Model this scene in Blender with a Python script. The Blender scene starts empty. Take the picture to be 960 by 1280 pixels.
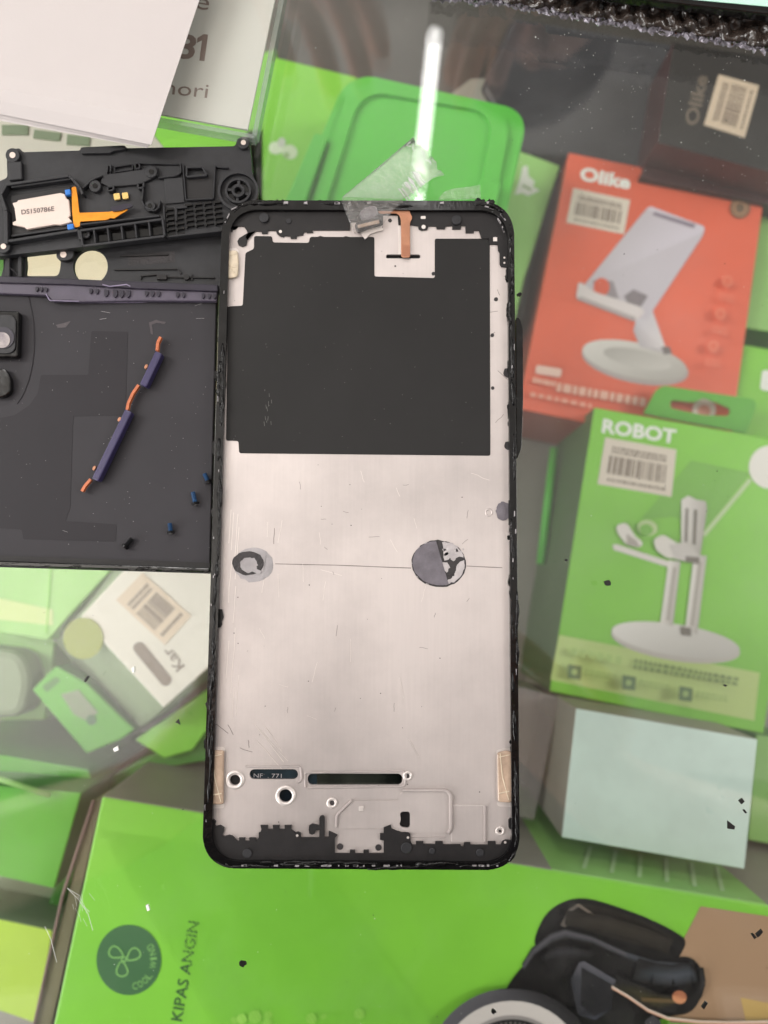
import bpy, bmesh, math, random
from mathutils import Vector, Matrix
from mathutils.geometry import tessellate_polygon
random.seed(7)
PI = math.pi
D = bpy.data
C = bpy.context.scene.collection
scn = bpy.context.scene

# ------------------------------------------------------------------ camera, world, lamps, exposure
TILT = math.radians(5.2)
DIST = 0.194
FOC = 963.0                      # focal length in photo pixels (960 x 1280)
AIM = Vector((0, 0, 0.005))
CAM = AIM + Vector((0, -math.sin(TILT), math.cos(TILT))) * DIST
cam_d = D.cameras.new('camera')
cam = D.objects.new('camera', cam_d); C.objects.link(cam)
cam.location = CAM
cam.rotation_euler = (TILT, 0, 0)
cam_d.sensor_fit = 'VERTICAL'; cam_d.sensor_height = 34.6
cam_d.lens = FOC * 34.6 / 1280.0
cam_d.clip_start = 0.01; cam_d.clip_end = 50
cam_d.dof.use_dof = True
cam_d.dof.focus_distance = 0.194
cam_d.dof.aperture_fstop = 9.5
scn.camera = cam

w = D.worlds.new('World'); scn.world = w; w.use_nodes = True
bg = w.node_tree.nodes['Background']
bg.inputs[0].default_value = (1.0, 0.985, 0.97, 1); bg.inputs[1].default_value = 0.36

def area(name, loc, sx, sy, power, target, col=(1, 0.97, 0.94)):
    l = D.lights.new(name, 'AREA'); l.shape = 'RECTANGLE'; l.size = sx; l.size_y = sy
    l.energy = power; l.color = col
    o = D.objects.new(name, l); C.objects.link(o); o.location = loc
    d = Vector(target) - Vector(loc)
    o.rotation_euler = d.to_track_quat('-Z', 'Y').to_euler()
    return o
area('shop_lamp', (-1.75, 0.55, 1.75), 0.5, 1.3, 40, (0, 0, 0))
area('ceiling_fill', (-1.0, -0.16, 1.5), 0.45, 0.45, 19, (-1.0, -0.16, 2.0))  # added unseen lamp; brightens the ceiling mirrored as haze in the left glass
area('hand_fill', (-1.3, -0.75, 0.5), 1.0, 0.9, 20, (0, 0.3, 0.2), (1, .98, .96))  # added low fill light to brighten the mirrored hands, no source seen
area('shop_lamp', (1.75, 0.2, 1.75), 0.5, 1.3, 28, (0, 0, 0))
area('shop_lamp', (-0.2, 2.0, 1.7), 1.3, 0.4, 20, (0, 0, 0))

scn.view_settings.view_transform = 'Standard'
scn.view_settings.look = 'None'
scn.view_settings.exposure = 0.2
scn.view_settings.gamma = 1.0
scn.render.engine = 'CYCLES'
scn.cycles.use_denoising = True
scn.cycles.max_bounces = 12
scn.cycles.transparent_max_bounces = 16
scn.cycles.caustics_reflective = False
scn.cycles.caustics_refractive = False
scn.cycles.sample_clamp_indirect = 4.0

# ------------------------------------------------------------------ geometry helpers
_ct, _st = math.cos(TILT), math.sin(TILT)
def P(px, py, z=0.0):
    """Where the sight line through a photo pixel meets the level z."""
    dx, dy, dz = (px - 480) / FOC, (640 - py) / FOC, -1.0
    y = dy * _ct - dz * _st
    zz = dy * _st + dz * _ct
    t = (z - CAM.z) / zz
    return Vector((CAM.x + dx * t, CAM.y + y * t, z))
def PX(pts, z): return [P(x, y, z) for x, y in pts]
def pxsize(z): return (CAM.z - z) / FOC

ORG = {}
def lin(c):
    c = c / 255.0
    return c / 12.92 if c <= 0.04045 else ((c + 0.055) / 1.055) ** 2.4
def rgb(c): return (lin(c[0]), lin(c[1]), lin(c[2]), 1.0)

def mat(name, c, rough=0.5, metal=0.0, spec=0.5, var=0.0, vscale=120, bump=0.0, bscale=2500, coat=0.0,
        c2=None, stretch=None, rvar=0.0, trans=0.0, alpha=1.0, detail=4, thr=(0.35, 0.65), sheen=0):
    m = D.materials.new(name); m.use_nodes = True
    nt = m.node_tree; b = nt.nodes['Principled BSDF']
    b.inputs['Base Color'].default_value = rgb(c)
    b.inputs['Roughness'].default_value = rough
    b.inputs['Metallic'].default_value = metal
    b.inputs['Specular IOR Level'].default_value = spec
    b.inputs['Coat Weight'].default_value = coat
    b.inputs['Coat Roughness'].default_value = 0.12
    b.inputs['Transmission Weight'].default_value = trans
    b.inputs['Alpha'].default_value = alpha
    geo = nt.nodes.new('ShaderNodeNewGeometry')
    src = geo.outputs['Position']
    if stretch:
        mp = nt.nodes.new('ShaderNodeMapping'); mp.inputs['Scale'].default_value = stretch
        nt.links.new(src, mp.inputs['Vector']); ssrc = mp.outputs[0]
    else: ssrc = src
    if var > 0 or c2:
        n = nt.nodes.new('ShaderNodeTexNoise'); n.inputs['Scale'].default_value = vscale
        n.inputs['Detail'].default_value = detail; n.inputs['Roughness'].default_value = 0.6
        nt.links.new(ssrc, n.inputs['Vector'])
        r = nt.nodes.new('ShaderNodeValToRGB')
        r.color_ramp.elements[0].position = thr[0]; r.color_ramp.elements[1].position = thr[1]
        a = rgb(c); 
        if c2: e = rgb(c2); lo = a
        else:
            lo = tuple(max(0, v * (1 - var)) for v in a[:3]) + (1,)
            e = tuple(min(1, v * (1 + var)) for v in a[:3]) + (1,)
        r.color_ramp.elements[0].color = lo; r.color_ramp.elements[1].color = e
        nt.links.new(n.outputs['Fac'], r.inputs[0]); nt.links.new(r.outputs[0], b.inputs['Base Color'])
    if rvar > 0:
        n3 = nt.nodes.new('ShaderNodeTexNoise'); n3.inputs['Scale'].default_value = vscale * 0.7; n3.inputs['Detail'].default_value = 5
        nt.links.new(ssrc, n3.inputs['Vector'])
        mr = nt.nodes.new('ShaderNodeMapRange')
        mr.inputs['From Min'].default_value = 0.3; mr.inputs['From Max'].default_value = 0.7
        mr.inputs['To Min'].default_value = max(0.02, rough - rvar); mr.inputs['To Max'].default_value = min(1, rough + rvar)
        nt.links.new(n3.outputs['Fac'], mr.inputs[0]); nt.links.new(mr.outputs[0], b.inputs['Roughness'])
    if bump > 0:
        n2 = nt.nodes.new('ShaderNodeTexNoise'); n2.inputs['Scale'].default_value = bscale; n2.inputs['Detail'].default_value = 3
        nt.links.new(ssrc, n2.inputs['Vector'])
        bp = nt.nodes.new('ShaderNodeBump'); bp.inputs['Strength'].default_value = bump; bp.inputs['Distance'].default_value = 0.0004
        nt.links.new(n2.outputs['Fac'], bp.inputs['Height']); nt.links.new(bp.outputs[0], b.inputs['Normal'])
    return m

def emit(name, c, s):
    m = D.materials.new(name); m.use_nodes = True; nt = m.node_tree
    for n in list(nt.nodes): nt.nodes.remove(n)
    e = nt.nodes.new('ShaderNodeEmission'); e.inputs[0].default_value = c; e.inputs[1].default_value = s
    o = nt.nodes.new('ShaderNodeOutputMaterial'); nt.links.new(e.outputs[0], o.inputs[0]); return m

def clear(name, rough=0.0, f0=0.04, tint=(1, 1, 1), body=0.0, bodycol=(0.8, 0.8, 0.8), dirt=0.0, boost=1.0, bump=0.0, bscale=300, stretch=None):
    """A clear sheet: see-through, with a mirror reflection that grows at glancing angles, and a little dust."""
    m = D.materials.new(name); m.use_nodes = True; nt = m.node_tree
    for n in list(nt.nodes): nt.nodes.remove(n)
    N = nt.nodes.new; L = nt.links.new
    geo = N('ShaderNodeNewGeometry')
    dot = N('ShaderNodeVectorMath'); dot.operation = 'DOT_PRODUCT'
    L(geo.outputs['Incoming'], dot.inputs[0]); L(geo.outputs['Normal'], dot.inputs[1])
    ab = N('ShaderNodeMath'); ab.operation = 'ABSOLUTE'; L(dot.outputs['Value'], ab.inputs[0])
    om = N('ShaderNodeMath'); om.operation = 'SUBTRACT'; om.inputs[0].default_value = 1; L(ab.outputs[0], om.inputs[1])
    pw = N('ShaderNodeMath'); pw.operation = 'POWER'; L(om.outputs[0], pw.inputs[0]); pw.inputs[1].default_value = 5
    mu = N('ShaderNodeMath'); mu.operation = 'MULTIPLY_ADD'; L(pw.outputs[0], mu.inputs[0])
    mu.inputs[1].default_value = (1 - f0); mu.inputs[2].default_value = f0
    mb = N('ShaderNodeMath'); mb.operation = 'MULTIPLY'; mb.use_clamp = True; L(mu.outputs[0], mb.inputs[0]); mb.inputs[1].default_value = boost
    tr = N('ShaderNodeBsdfTransparent'); tr.inputs[0].default_value = tint + (1,)
    gl = N('ShaderNodeBsdfGlossy'); gl.inputs['Roughness'].default_value = rough
    df = N('ShaderNodeBsdfDiffuse'); df.inputs[0].default_value = bodycol + (1,)
    m1 = N('ShaderNodeMixShader'); L(tr.outputs[0], m1.inputs[1]); L(df.outputs[0], m1.inputs[2])
    src = geo.outputs['Position']
    if stretch:
        mp = N('ShaderNodeMapping'); mp.inputs['Scale'].default_value = stretch; L(src, mp.inputs['Vector']); src = mp.outputs[0]
    if dirt > 0:
        n = N('ShaderNodeTexNoise'); n.inputs['Scale'].default_value = 28; n.inputs['Detail'].default_value = 9; n.inputs['Roughness'].default_value = .7
        L(src, n.inputs['Vector'])
        mr = N('ShaderNodeMapRange'); mr.inputs['From Min'].default_value = .48; mr.inputs['From Max'].default_value = .85
        mr.inputs['To Min'].default_value = body; mr.inputs['To Max'].default_value = body + dirt
        L(n.outputs['Fac'], mr.inputs[0]); L(mr.outputs[0], m1.inputs[0])
    else: m1.inputs[0].default_value = body
    m2 = N('ShaderNodeMixShader'); L(mb.outputs[0], m2.inputs[0]); L(m1.outputs[0], m2.inputs[1]); L(gl.outputs[0], m2.inputs[2])
    if bump > 0:
        n2 = N('ShaderNodeTexNoise'); n2.inputs['Scale'].default_value = bscale; n2.inputs['Detail'].default_value = 3; L(src, n2.inputs['Vector'])
        bp = N('ShaderNodeBump'); bp.inputs['Strength'].default_value = bump; bp.inputs['Distance'].default_value = 0.001
        L(n2.outputs['Fac'], bp.inputs['Height']); L(bp.outputs[0], gl.inputs['Normal'])
    o = N('ShaderNodeOutputMaterial'); L(m2.outputs[0], o.inputs[0]); return m

def thing(name, label, cat, loc, group=None):
    o = D.objects.new(name, None); C.objects.link(o); o.location = loc; o.empty_display_size = 0.01
    o['label'] = label; o['category'] = cat
    if group: o['group'] = group
    ORG[o.name] = Vector(loc); return o
def tag(o, label, cat, group=None):
    o['label'] = label; o['category'] = cat
    if group: o['group'] = group
    return o

def mk(name, verts, faces, mats, parent=None, smooth=False, midx=None, cols=None, loc=None):
    me = D.meshes.new(name)
    org = ORG[parent.name] if parent else (Vector(loc) if loc is not None else Vector((0, 0, 0)))
    me.from_pydata([Vector(v) - org for v in verts], [], faces)
    if not isinstance(mats, (list, tuple)): mats = [mats]
    for m in mats: me.materials.append(m)
    if midx:
        for p, i in zip(me.polygons, midx): p.material_index = i
    if cols:
        at = me.color_attributes.new('Ink', 'FLOAT_COLOR', 'POINT')
        for i, c in enumerate(cols): at.data[i].color = c
    bm = bmesh.new(); bm.from_mesh(me); bmesh.ops.recalc_face_normals(bm, faces=bm.faces); bm.to_mesh(me); bm.free()
    if smooth:
        for p in me.polygons: p.use_smooth = True
    o = D.objects.new(name, me); C.objects.link(o)
    if parent: o.parent = parent
    elif loc is not None: o.location = loc
    ORG[o.name] = org
    return o

def bevel(o, wd, seg=2, ang=40):
    b = o.modifiers.new('edge', 'BEVEL'); b.width = wd; b.segments = seg; b.limit_method = 'ANGLE'; b.angle_limit = math.radians(ang)
    b.harden_normals = False
    return o

def prism_geo(outer, z0, z1, holes=()):
    """outer and holes: lists of world xy; returns verts, faces of a slab."""
    rings = [list(outer)] + [list(h) for h in holes]
    flat = [v for r in rings for v in r]; n = len(flat)
    V = [Vector((v[0], v[1], z1)) for v in flat] + [Vector((v[0], v[1], z0)) for v in flat]
    F = []
    if len(rings) == 1:
        F.append(list(range(n))); F.append(list(range(2 * n - 1, n - 1, -1)))
    else:
        for t in tessellate_polygon([[Vector((v[0], v[1], 0)) for v in r] for r in rings]):
            F.append(list(t)); F.append([i + n for i in reversed(t)])
    k = 0
    for r in rings:
        m = len(r)
        for i in range(m):
            a, b = k + i, k + (i + 1) % m
            F.append([a, b, b + n, a + n])
        k += m
    return V, F

def slab(name, pts, z0, z1, m, parent=None, holes=(), bev=0, seg=2, loc=None):
    V, F = prism_geo(PX(pts, z1), z0, z1, [PX(h, z1) for h in holes])
    if loc is None and parent is None:
        c = sum((Vector((v.x, v.y, 0)) for v in V), Vector()) / len(V); loc = (c.x, c.y, z0)
    o = mk(name, V, F, m, parent, loc=loc)
    if bev: bevel(o, bev, seg)
    return o

def joined(name, polys, z0, z1, m, parent, bev=0):
    V, F = [], []
    for p in polys:
        v, f = prism_geo(PX(p, z1), z0, z1); k = len(V)
        V += v; F += [[i + k for i in q] for q in f]
    o = mk(name, V, F, m, parent)
    if bev: bevel(o, bev, 1)
    return o

def rounded(pts, r, n=6):
    out = []; N = len(pts)
    rs = r if isinstance(r, (list, tuple)) else [r] * N
    for i in range(N):
        p = Vector(pts[i]); a = Vector(pts[i - 1]) - p; b = Vector(pts[(i + 1) % N]) - p
        rr = min(rs[i], a.length * .49, b.length * .49)
        if rr < .05: out.append(tuple(p)); continue
        p0 = p + a.normalized() * rr; p2 = p + b.normalized() * rr
        for k in range(n + 1):
            t = k / n
            q = p0 * (1 - t) ** 2 + p * 2 * t * (1 - t) * .82 + (p0 + p2) * .5 * 2 * t * (1 - t) * .18 + p2 * t * t
            out.append((q.x, q.y))
    return out
def ell(cx, cy, rx, ry=None, rot=0, n=24, a0=0, a1=360):
    ry = ry or rx; r = math.radians(rot); o = []
    full = abs(a1 - a0) >= 360
    for k in range(n if full else n + 1):
        t = math.radians(a0 + (a1 - a0) * k / n); x, y = rx * math.cos(t), ry * math.sin(t)
        o.append((cx + x * math.cos(r) - y * math.sin(r), cy + x * math.sin(r) + y * math.cos(r)))
    return o
def bar(a, b, wd, rnd=False):
    a, b = Vector(a), Vector(b); d = (b - a).normalized(); n = Vector((-d.y, d.x)) * wd / 2
    if not rnd: return [tuple(a + n), tuple(b + n), tuple(b - n), tuple(a - n)]
    an = math.degrees(math.atan2(d.y, d.x))
    return ell(b.x, b.y, wd / 2, n=8, a0=an - 90, a1=an + 90) + ell(a.x, a.y, wd / 2, n=8, a0=an + 90, a1=an + 270)
def rect(x0, y0, x1, y1): return [(x0, y0), (x1, y0), (x1, y1), (x0, y1)]
def rrect(x0, y0, x1, y1, r): return rounded(rect(x0, y0, x1, y1), r, 5)
def wob(pts, a, sub=3, seed=0):
    rn = random.Random(seed); o = []
    for i in range(len(pts)):
        p, q = Vector(pts[i]), Vector(pts[(i + 1) % len(pts)])
        for k in range(sub):
            v = p.lerp(q, k / sub); o.append((v.x + rn.uniform(-a, a), v.y + rn.uniform(-a, a)))
    return o

def tube_geo(path, rad, sides=8, caps=True):
    V, F = [], []; n = len(path)
    for i, p in enumerate(path):
        p = Vector(p); d = (Vector(path[min(i + 1, n - 1)]) - Vector(path[max(i - 1, 0)])).normalized()
        u = d.cross(Vector((0, 0, 1)))
        if u.length < 1e-4: u = Vector((1, 0, 0))
        u.normalize(); v = u.cross(d)
        r = rad[i] if isinstance(rad, (list, tuple)) else rad
        for k in range(sides):
            t = 2 * PI * k / sides; V.append(p + (u * math.cos(t) + v * math.sin(t)) * r)
    for i in range(n - 1):
        for k in range(sides):
            a, b = i * sides + k, i * sides + (k + 1) % sides
            F.append([a, b, b + sides, a + sides])
    if caps: F.append(list(range(sides))); F.append([(n - 1) * sides + k for k in reversed(range(sides))])
    return V, F
def tube(name, path, rad, m, parent=None, sides=8, loc=None):
    V, F = tube_geo(path, rad, sides)
    return mk(name, V, F, m, parent, smooth=True, loc=loc)
def many(name, geos, m, parent=None, smooth=False, loc=None):
    V, F = [], []
    for v, f in geos:
        k = len(V); V += v; F += [[i + k for i in q] for q in f]
    return mk(name, V, F, m, parent, smooth, loc=loc)

def loop(pts, wd, z, h):  # raised line along a path, sloped sides
    V, F = [], []; n = len(pts)
    for i, p in enumerate(pts):
        a = Vector(pts[max(i - 1, 0)]); b = Vector(pts[min(i + 1, n - 1)]); d = (b - a).normalized(); nn = Vector((-d.y, d.x)); p = Vector(p)
        for o_, hh in ((-wd, 0), (-wd * .4, h), (wd * .4, h), (wd, 0)):
            q = p + nn * o_; V.append(P(q.x, q.y, z + hh))
    for i in range(n - 1):
        for k in range(3): F.append([i * 4 + k, i * 4 + k + 1, i * 4 + k + 5, i * 4 + k + 4])
    return V, F
def arcl(pts, rs, n=6):
    out = []
    for i, p in enumerate(pts):
        if i in (0, len(pts) - 1) or rs == 0: out.append(p); continue
        p = Vector(p); a = Vector(pts[i - 1]) - p; b = Vector(pts[i + 1]) - p; r = min(rs, a.length * .45, b.length * .45)
        p0 = p + a.normalized() * r; p2 = p + b.normalized() * r
        for k in range(n + 1):
            t = k / n; q = p0 * (1 - t) ** 2 + p * 2 * t * (1 - t) + p2 * t * t; out.append((q.x, q.y))
    return out
INK = None
def ink_mat():
    global INK
    if INK: return INK
    INK = mat('printed_ink', (128, 128, 128), 0.4)
    nt = INK.node_tree; a = nt.nodes.new('ShaderNodeVertexColor'); a.layer_name = 'Ink'
    nt.links.new(a.outputs[0], nt.nodes['Principled BSDF'].inputs['Base Color']); return INK
def ink(name, items, z, parent):
    """Flat print: each item is (outline, colour or one colour per corner); later items lie a hair above earlier ones."""
    V, F, K = [], [], []
    for i, (pts, col) in enumerate(items):
        zz = z + 0.00006 * (i + 1); k = len(V)
        W = PX(pts, zz); V += W
        cs = col if isinstance(col, list) else [col] * len(pts)
        K += [rgb(c) for c in cs]
        for t in tessellate_polygon([[Vector((v.x, v.y, 0)) for v in W]]): F.append([j + k for j in t])
    o = mk(name, V, F, ink_mat(), parent, cols=K)
    # print faces look up
    me = o.data
    for p in me.polygons:
        if p.normal.z < 0: p.flip()
    return o

def text(name, s, a, b, cap, z, m, parent, bold=0.0, flip=False):
    """Lettering whose baseline runs from photo pixel a to b; cap = capital height in pixels."""
    cu = D.curves.new('lettering', 'FONT'); cu.body = s; cu.size = 1.0; cu.offset = bold; cu.resolution_u = 3
    t = D.objects.new('lettering_source', cu); C.objects.link(t)
    dg = bpy.context.evaluated_depsgraph_get(); dg.update()
    me = D.meshes.new_from_object(t.evaluated_get(dg))
    D.objects.remove(t)
    A, B = P(*a, z), P(*b, z)
    xs = [v.co.x for v in me.vertices]
    x0, x1 = min(xs), max(xs)
    sx = (B - A).length / (x1 - x0); sy = cap * pxsize(z) / 0.70
    d = (B - A).normalized(); n = Vector((-d.y, d.x, 0))
    V = [A + d * (v.co.x - x0) * sx + n * v.co.y * sy for v in me.vertices]
    F = [list(p.vertices) for p in me.polygons]
    o = mk(name, V, F, m, parent)
    for p in o.data.polygons:
        if p.normal.z < 0: p.flip()
    D.meshes.remove(me); return o

def bil(q, u, v):
    a, b, c, d = [Vector(p) for p in q]
    r = (a * (1 - u) + b * u) * (1 - v) + (d * (1 - u) + c * u) * v
    return (r.x, r.y)
def sticker(q, z, paper, inkm, parent, seed, vert=False):
    s = slab('price_sticker', q, z, z + .00025, paper, parent)
    rn = random.Random(seed); polys = []
    u = 0.1
    while u < 0.88:
        wv = rn.choice([.012, .02, .03, .04]); v0, v1 = (.36, .74)
        f = (lambda a, b: bil(q, a, b)) if not vert else (lambda a, b: bil(q, b, a))
        polys.append([f(u, v0), f(u + wv, v0), f(u + wv, v1), f(u, v1)]); u += wv + rn.choice([.012, .02, .028])
    f = (lambda a, b: bil(q, a, b)) if not vert else (lambda a, b: bil(q, b, a))
    for v in (.16, .24, .84):
        u = .12
        while u < .85:
            L = rn.uniform(.02, .06); polys.append([f(u, v), f(u + L, v), f(u + L, v + .055), f(u, v + .055)]); u += L + .02
    joined('barcode', polys, z + .00025, z + .00035, inkm, s)
    return s
def box(parent, top, zt, zb, m_top, m_side=None, bottom=None, bev=0.0006, name='carton', side_over=None):
    T = PX(top, zt); n = len(T)
    Bm = PX(bottom, zb) if bottom else [Vector((v.x, v.y, zb)) for v in T]
    V = T + Bm; F = [list(range(n)), list(range(2 * n - 1, n - 1, -1))]; mi = [0, 0]
    mats = [m_top, m_side or m_top]
    if side_over: mats += list(side_over.values()); keys = list(side_over.keys())
    for i in range(n):
        F.append([i, (i + 1) % n, (i + 1) % n + n, i + n])
        mi.append(2 + keys.index(i) if side_over and i in side_over else 1)
    o = mk(name, V, F, mats, parent, midx=mi)
    if bev: bevel(o, bev, 2)
    return o
def ctr(pts, z, zb):
    v = PX(pts, z); c = sum(v, Vector()) / len(v); return (c.x, c.y, zb)

# ------------------------------------------------------------------ materials
M = {}
M['glass'] = clear('counter_glass', 0.0, 0.066, (0.985, 0.995, 0.988), 0.002, dirt=0.03)
M['shelf'] = mat('shelf_paint', (150, 146, 138), 0.45, var=.12, vscale=6, bump=.1)
M['black_plastic'] = mat('black_plastic', (35, 35, 38), 0.5, spec=.4, var=.15, vscale=400, bump=.25, bscale=9000)
M['over_plastic'] = mat('overmoulded_plastic', (27, 25, 26), 0.5, spec=.35, var=.18, vscale=250, bump=.2, bscale=6000)
M['gloss_black'] = mat('gloss_black', (12, 11, 12), 0.16, var=.3, vscale=500, bump=.12, bscale=900, rvar=.1)
M['glue'] = mat('black_glue', (8, 7, 8), 0.28, spec=.3, bump=.3, bscale=1200, rvar=.12, vscale=300)
M['metal'] = mat('stamped_metal', (177, 169, 167), 0.46, metal=.5, c2=(202, 193, 190), vscale=20, detail=10, thr=(.34, .6), bump=.05, bscale=5000, rvar=.08)
def brush(m):
    nt = m.node_tree; b = nt.nodes['Principled BSDF']; N = nt.nodes.new; L = nt.links.new
    geo = N('ShaderNodeNewGeometry'); mp = N('ShaderNodeMapping'); mp.inputs['Scale'].default_value = (1, .035, 1); L(geo.outputs['Position'], mp.inputs[0])
    n = N('ShaderNodeTexNoise'); n.inputs['Scale'].default_value = 1700; n.inputs['Detail'].default_value = 4; L(mp.outputs[0], n.inputs['Vector'])
    mr = N('ShaderNodeMapRange'); mr.inputs['From Min'].default_value = .3; mr.inputs['From Max'].default_value = .7; mr.inputs['To Min'].default_value = .975; mr.inputs['To Max'].default_value = 1.012; L(n.outputs['Fac'], mr.inputs[0])
    old = b.inputs['Base Color'].links[0].from_socket
    mx = N('ShaderNodeMix'); mx.data_type = 'RGBA'; mx.blend_type = 'MULTIPLY'; mx.inputs[0].default_value = 1
    L(old, mx.inputs[6]); L(mr.outputs[0], mx.inputs[7]); L(mx.outputs[2], b.inputs['Base Color'])
brush(M['metal'])
M['metal_pale'] = mat('bare_metal', (214, 206, 202), 0.4, metal=.5, var=.05, vscale=90)
M['graphite'] = mat('graphite_sheet', (28, 27, 27), 0.6, spec=.3, var=.1, vscale=40, bump=.08, bscale=7000, rvar=.05)
M['copper'] = mat('copper_flex', (174, 122, 94), 0.4, metal=.35, var=.12, vscale=300)
M['copper_dark'] = mat('etched_copper', (140, 84, 62), 0.5)
M['orange_flex'] = mat('orange_flex', (178, 98, 60), 0.4, var=.15, vscale=400)
M['gold_flex'] = mat('amber_flex', (232, 150, 46), 0.22, metal=.3, var=.12, vscale=300)
M['gold'] = mat('gold_pad', (240, 205, 130), 0.25, metal=.6)
M['foam'] = mat('tan_adhesive', (170, 148, 130), 0.22, var=.18, vscale=260, bump=.3, bscale=900, coat=.4)
M['foam_pale'] = mat('cream_adhesive', (206, 192, 170), 0.25, var=.15, vscale=300, bump=.3, bscale=900, coat=.4)
M['spot_grey'] = mat('grey_adhesive', (98, 93, 100), 0.5, var=.22, vscale=240, bump=.5, bscale=900, detail=8)
M['spot_dark'] = mat('dark_residue', (40, 36, 38), 0.55, var=.35, vscale=420, bump=.5, bscale=1500, detail=8)
M['spot_halo'] = mat('residue_and_highlight', (150, 146, 148), 0.5, metal=.3, var=.14, vscale=200, bump=.2, bscale=1200)  # pale tone shared by residue, dust and the painted rim highlights
M['lens'] = mat('dark_glass', (8, 16, 22), 0.08, coat=.6)
M['slot'] = mat('teal_dark', (26, 38, 44), 0.25, var=.3, vscale=200)
M['slot_refl'] = mat('slot_reflection', (96, 100, 92), 0.18, metal=.8, c2=(30, 34, 32), vscale=45, stretch=(1, .25, 1))  # two tones imitate the reflection lying in the long slot
M['scratch'] = mat('scratch', (222, 215, 210), 0.4, metal=.6)
M['crack'] = mat('crack_line', (122, 114, 111), 0.6)
M['cover'] = mat('cover_inner', (44, 42, 46), 0.6, spec=.3, var=.06, vscale=50, bump=.12, bscale=8000)
M['cover_dark'] = mat('cover_bare', (30, 27, 32), 0.55, spec=.3, var=.06, vscale=60, bump=.12, bscale=8000)
M['purple'] = mat('purple_plastic', (72, 66, 80), 0.38, var=.12, vscale=160, bump=.1, bscale=3000)
M['purple_dark'] = mat('purple_edge', (38, 34, 46), 0.3, var=.2, vscale=200)
M['navy'] = mat('navy_button', (50, 44, 80), 0.35, var=.08, vscale=400)
M['blue'] = mat('blue_patch', (40, 110, 190), 0.4, var=.1, vscale=600)
M['screw_black'] = mat('screw_black', (24, 24, 26), 0.28, metal=.5)
M['steel'] = mat('screw_steel', (170, 168, 165), 0.3, metal=.9)
M['paper'] = mat('white_paper', (190, 184, 183), 0.65, spec=.2, var=.015, vscale=20, bump=.05, bscale=3000)
M['paper2'] = mat('cream_card', (206, 203, 198), 0.5, spec=.2, var=.015, vscale=20)
M['print_brown'] = mat('brown_print', (128, 106, 98), 0.6)
M['label'] = mat('speaker_label', (212, 196, 187), 0.35, metal=.15, var=.03, vscale=200)
M['print_dark'] = mat('dark_print', (70, 58, 58), 0.6)
M['green'] = mat('green_card', (128, 200, 60), 0.42, var=.04, vscale=25)
M['green_mid'] = mat('green_card_mid', (86, 168, 40), 0.42, var=.06, vscale=25)
M['green_deep'] = mat('green_card_deep', (66, 126, 42), 0.45, var=.08, vscale=25)
M['green_pale'] = mat('green_card_pale', (150, 202, 112), 0.42, var=.05, vscale=25)
M['green_plastic'] = mat('green_plastic', (92, 196, 70), 0.38, var=.03, vscale=30)
M['lime'] = mat('lime_card', (182, 214, 78), 0.42, var=.05, vscale=25)
M['lime_pale'] = mat('pale_lime', (196, 214, 140), 0.45)
M['grey_green'] = mat('grey_green_card', (132, 146, 118), 0.5, var=.06, vscale=30)
M['grey_card'] = mat('grey_card', (150, 146, 136), 0.5, var=.06, vscale=30)
M['white_card'] = mat('white_card', (222, 216, 204), 0.42, var=.03, vscale=30)
M['cream'] = mat('cream_carton', (234, 220, 188), 0.5, var=.05, vscale=30)
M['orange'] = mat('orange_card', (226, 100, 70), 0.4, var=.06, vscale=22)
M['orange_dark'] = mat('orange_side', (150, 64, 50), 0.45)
M['mint'] = mat('pale_blue_card', (204, 224, 216), 0.5, var=.05, vscale=60, detail=8)
M['black_card'] = mat('black_card', (40, 38, 37), 0.42, var=.1, vscale=30)
M['maroon'] = mat('maroon_card', (66, 34, 36), 0.45, var=.2, vscale=40)
M['sleeve'] = mat('dark_sleeve', (62, 62, 66), 0.35, var=.25, vscale=18, bump=.15, bscale=120, rvar=.1)
M['tan_sticker'] = mat('tan_sticker', (214, 194, 170), 0.5)
M['beige_sticker'] = mat('beige_sticker', (222, 210, 196), 0.5)
M['print_grey'] = mat('grey_print', (128, 112, 100), 0.6)
M['white_ink'] = mat('white_ink', (238, 240, 234), 0.5)
M['pale_orange_ink'] = mat('pale_orange_ink', (240, 160, 135), 0.5)
M['dim_ink'] = mat('dim_ink', (112, 100, 88), 0.5)
M['seal_green'] = mat('seal_green', (58, 104, 62), 0.5)
M['seal_line'] = mat('seal_line', (138, 196, 110), 0.5)
M['dark_green_ink'] = mat('dark_green_ink', (50, 92, 44), 0.5)
M['olive'] = mat('olive_seal', (150, 160, 72), 0.5)
M['olive_strip'] = mat('olive_card', (116, 112, 84), 0.35, var=.15, vscale=14)
M['tape'] = clear('clear_tape', 0.25, 0.06, (.97, .97, .96), 0.16, (.85, .85, .84), dirt=.16, bump=.7, bscale=500)
M['tape_thin'] = clear('clear_tape_on_rim', 0.22, 0.06, (.97, .96, .95), 0.05, (.8, .78, .76), dirt=.1, bump=.8, bscale=700)
M['tape_crease_glint'] = clear('crease_glint_tape', 0.2, 0.16, (.95, .95, .95), 0.72, (.95, .95, .95))  # creases whitened to also carry the lamp's reflection in the tape
M['acrylic'] = clear('clear_acrylic', 0.05, 0.08, (.82, .88, .84), 0.2, (.6, .66, .62))
M['clear_box'] = clear('clear_plastic', 0.15, 0.06, (.9, .88, .88), 0.35, (.5, .45, .45), bump=.4, bscale=60)
M['bubble'] = mat('black_bubble_film', (50, 42, 38), 0.24, coat=.3)
M['torn'] = mat('torn_silver_film', (116, 112, 120), 0.3, metal=.3, var=.6, vscale=600, bump=.6, bscale=1200)
M['device_mint'] = mat('mint_glass', (188, 232, 212), 0.2)
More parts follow.
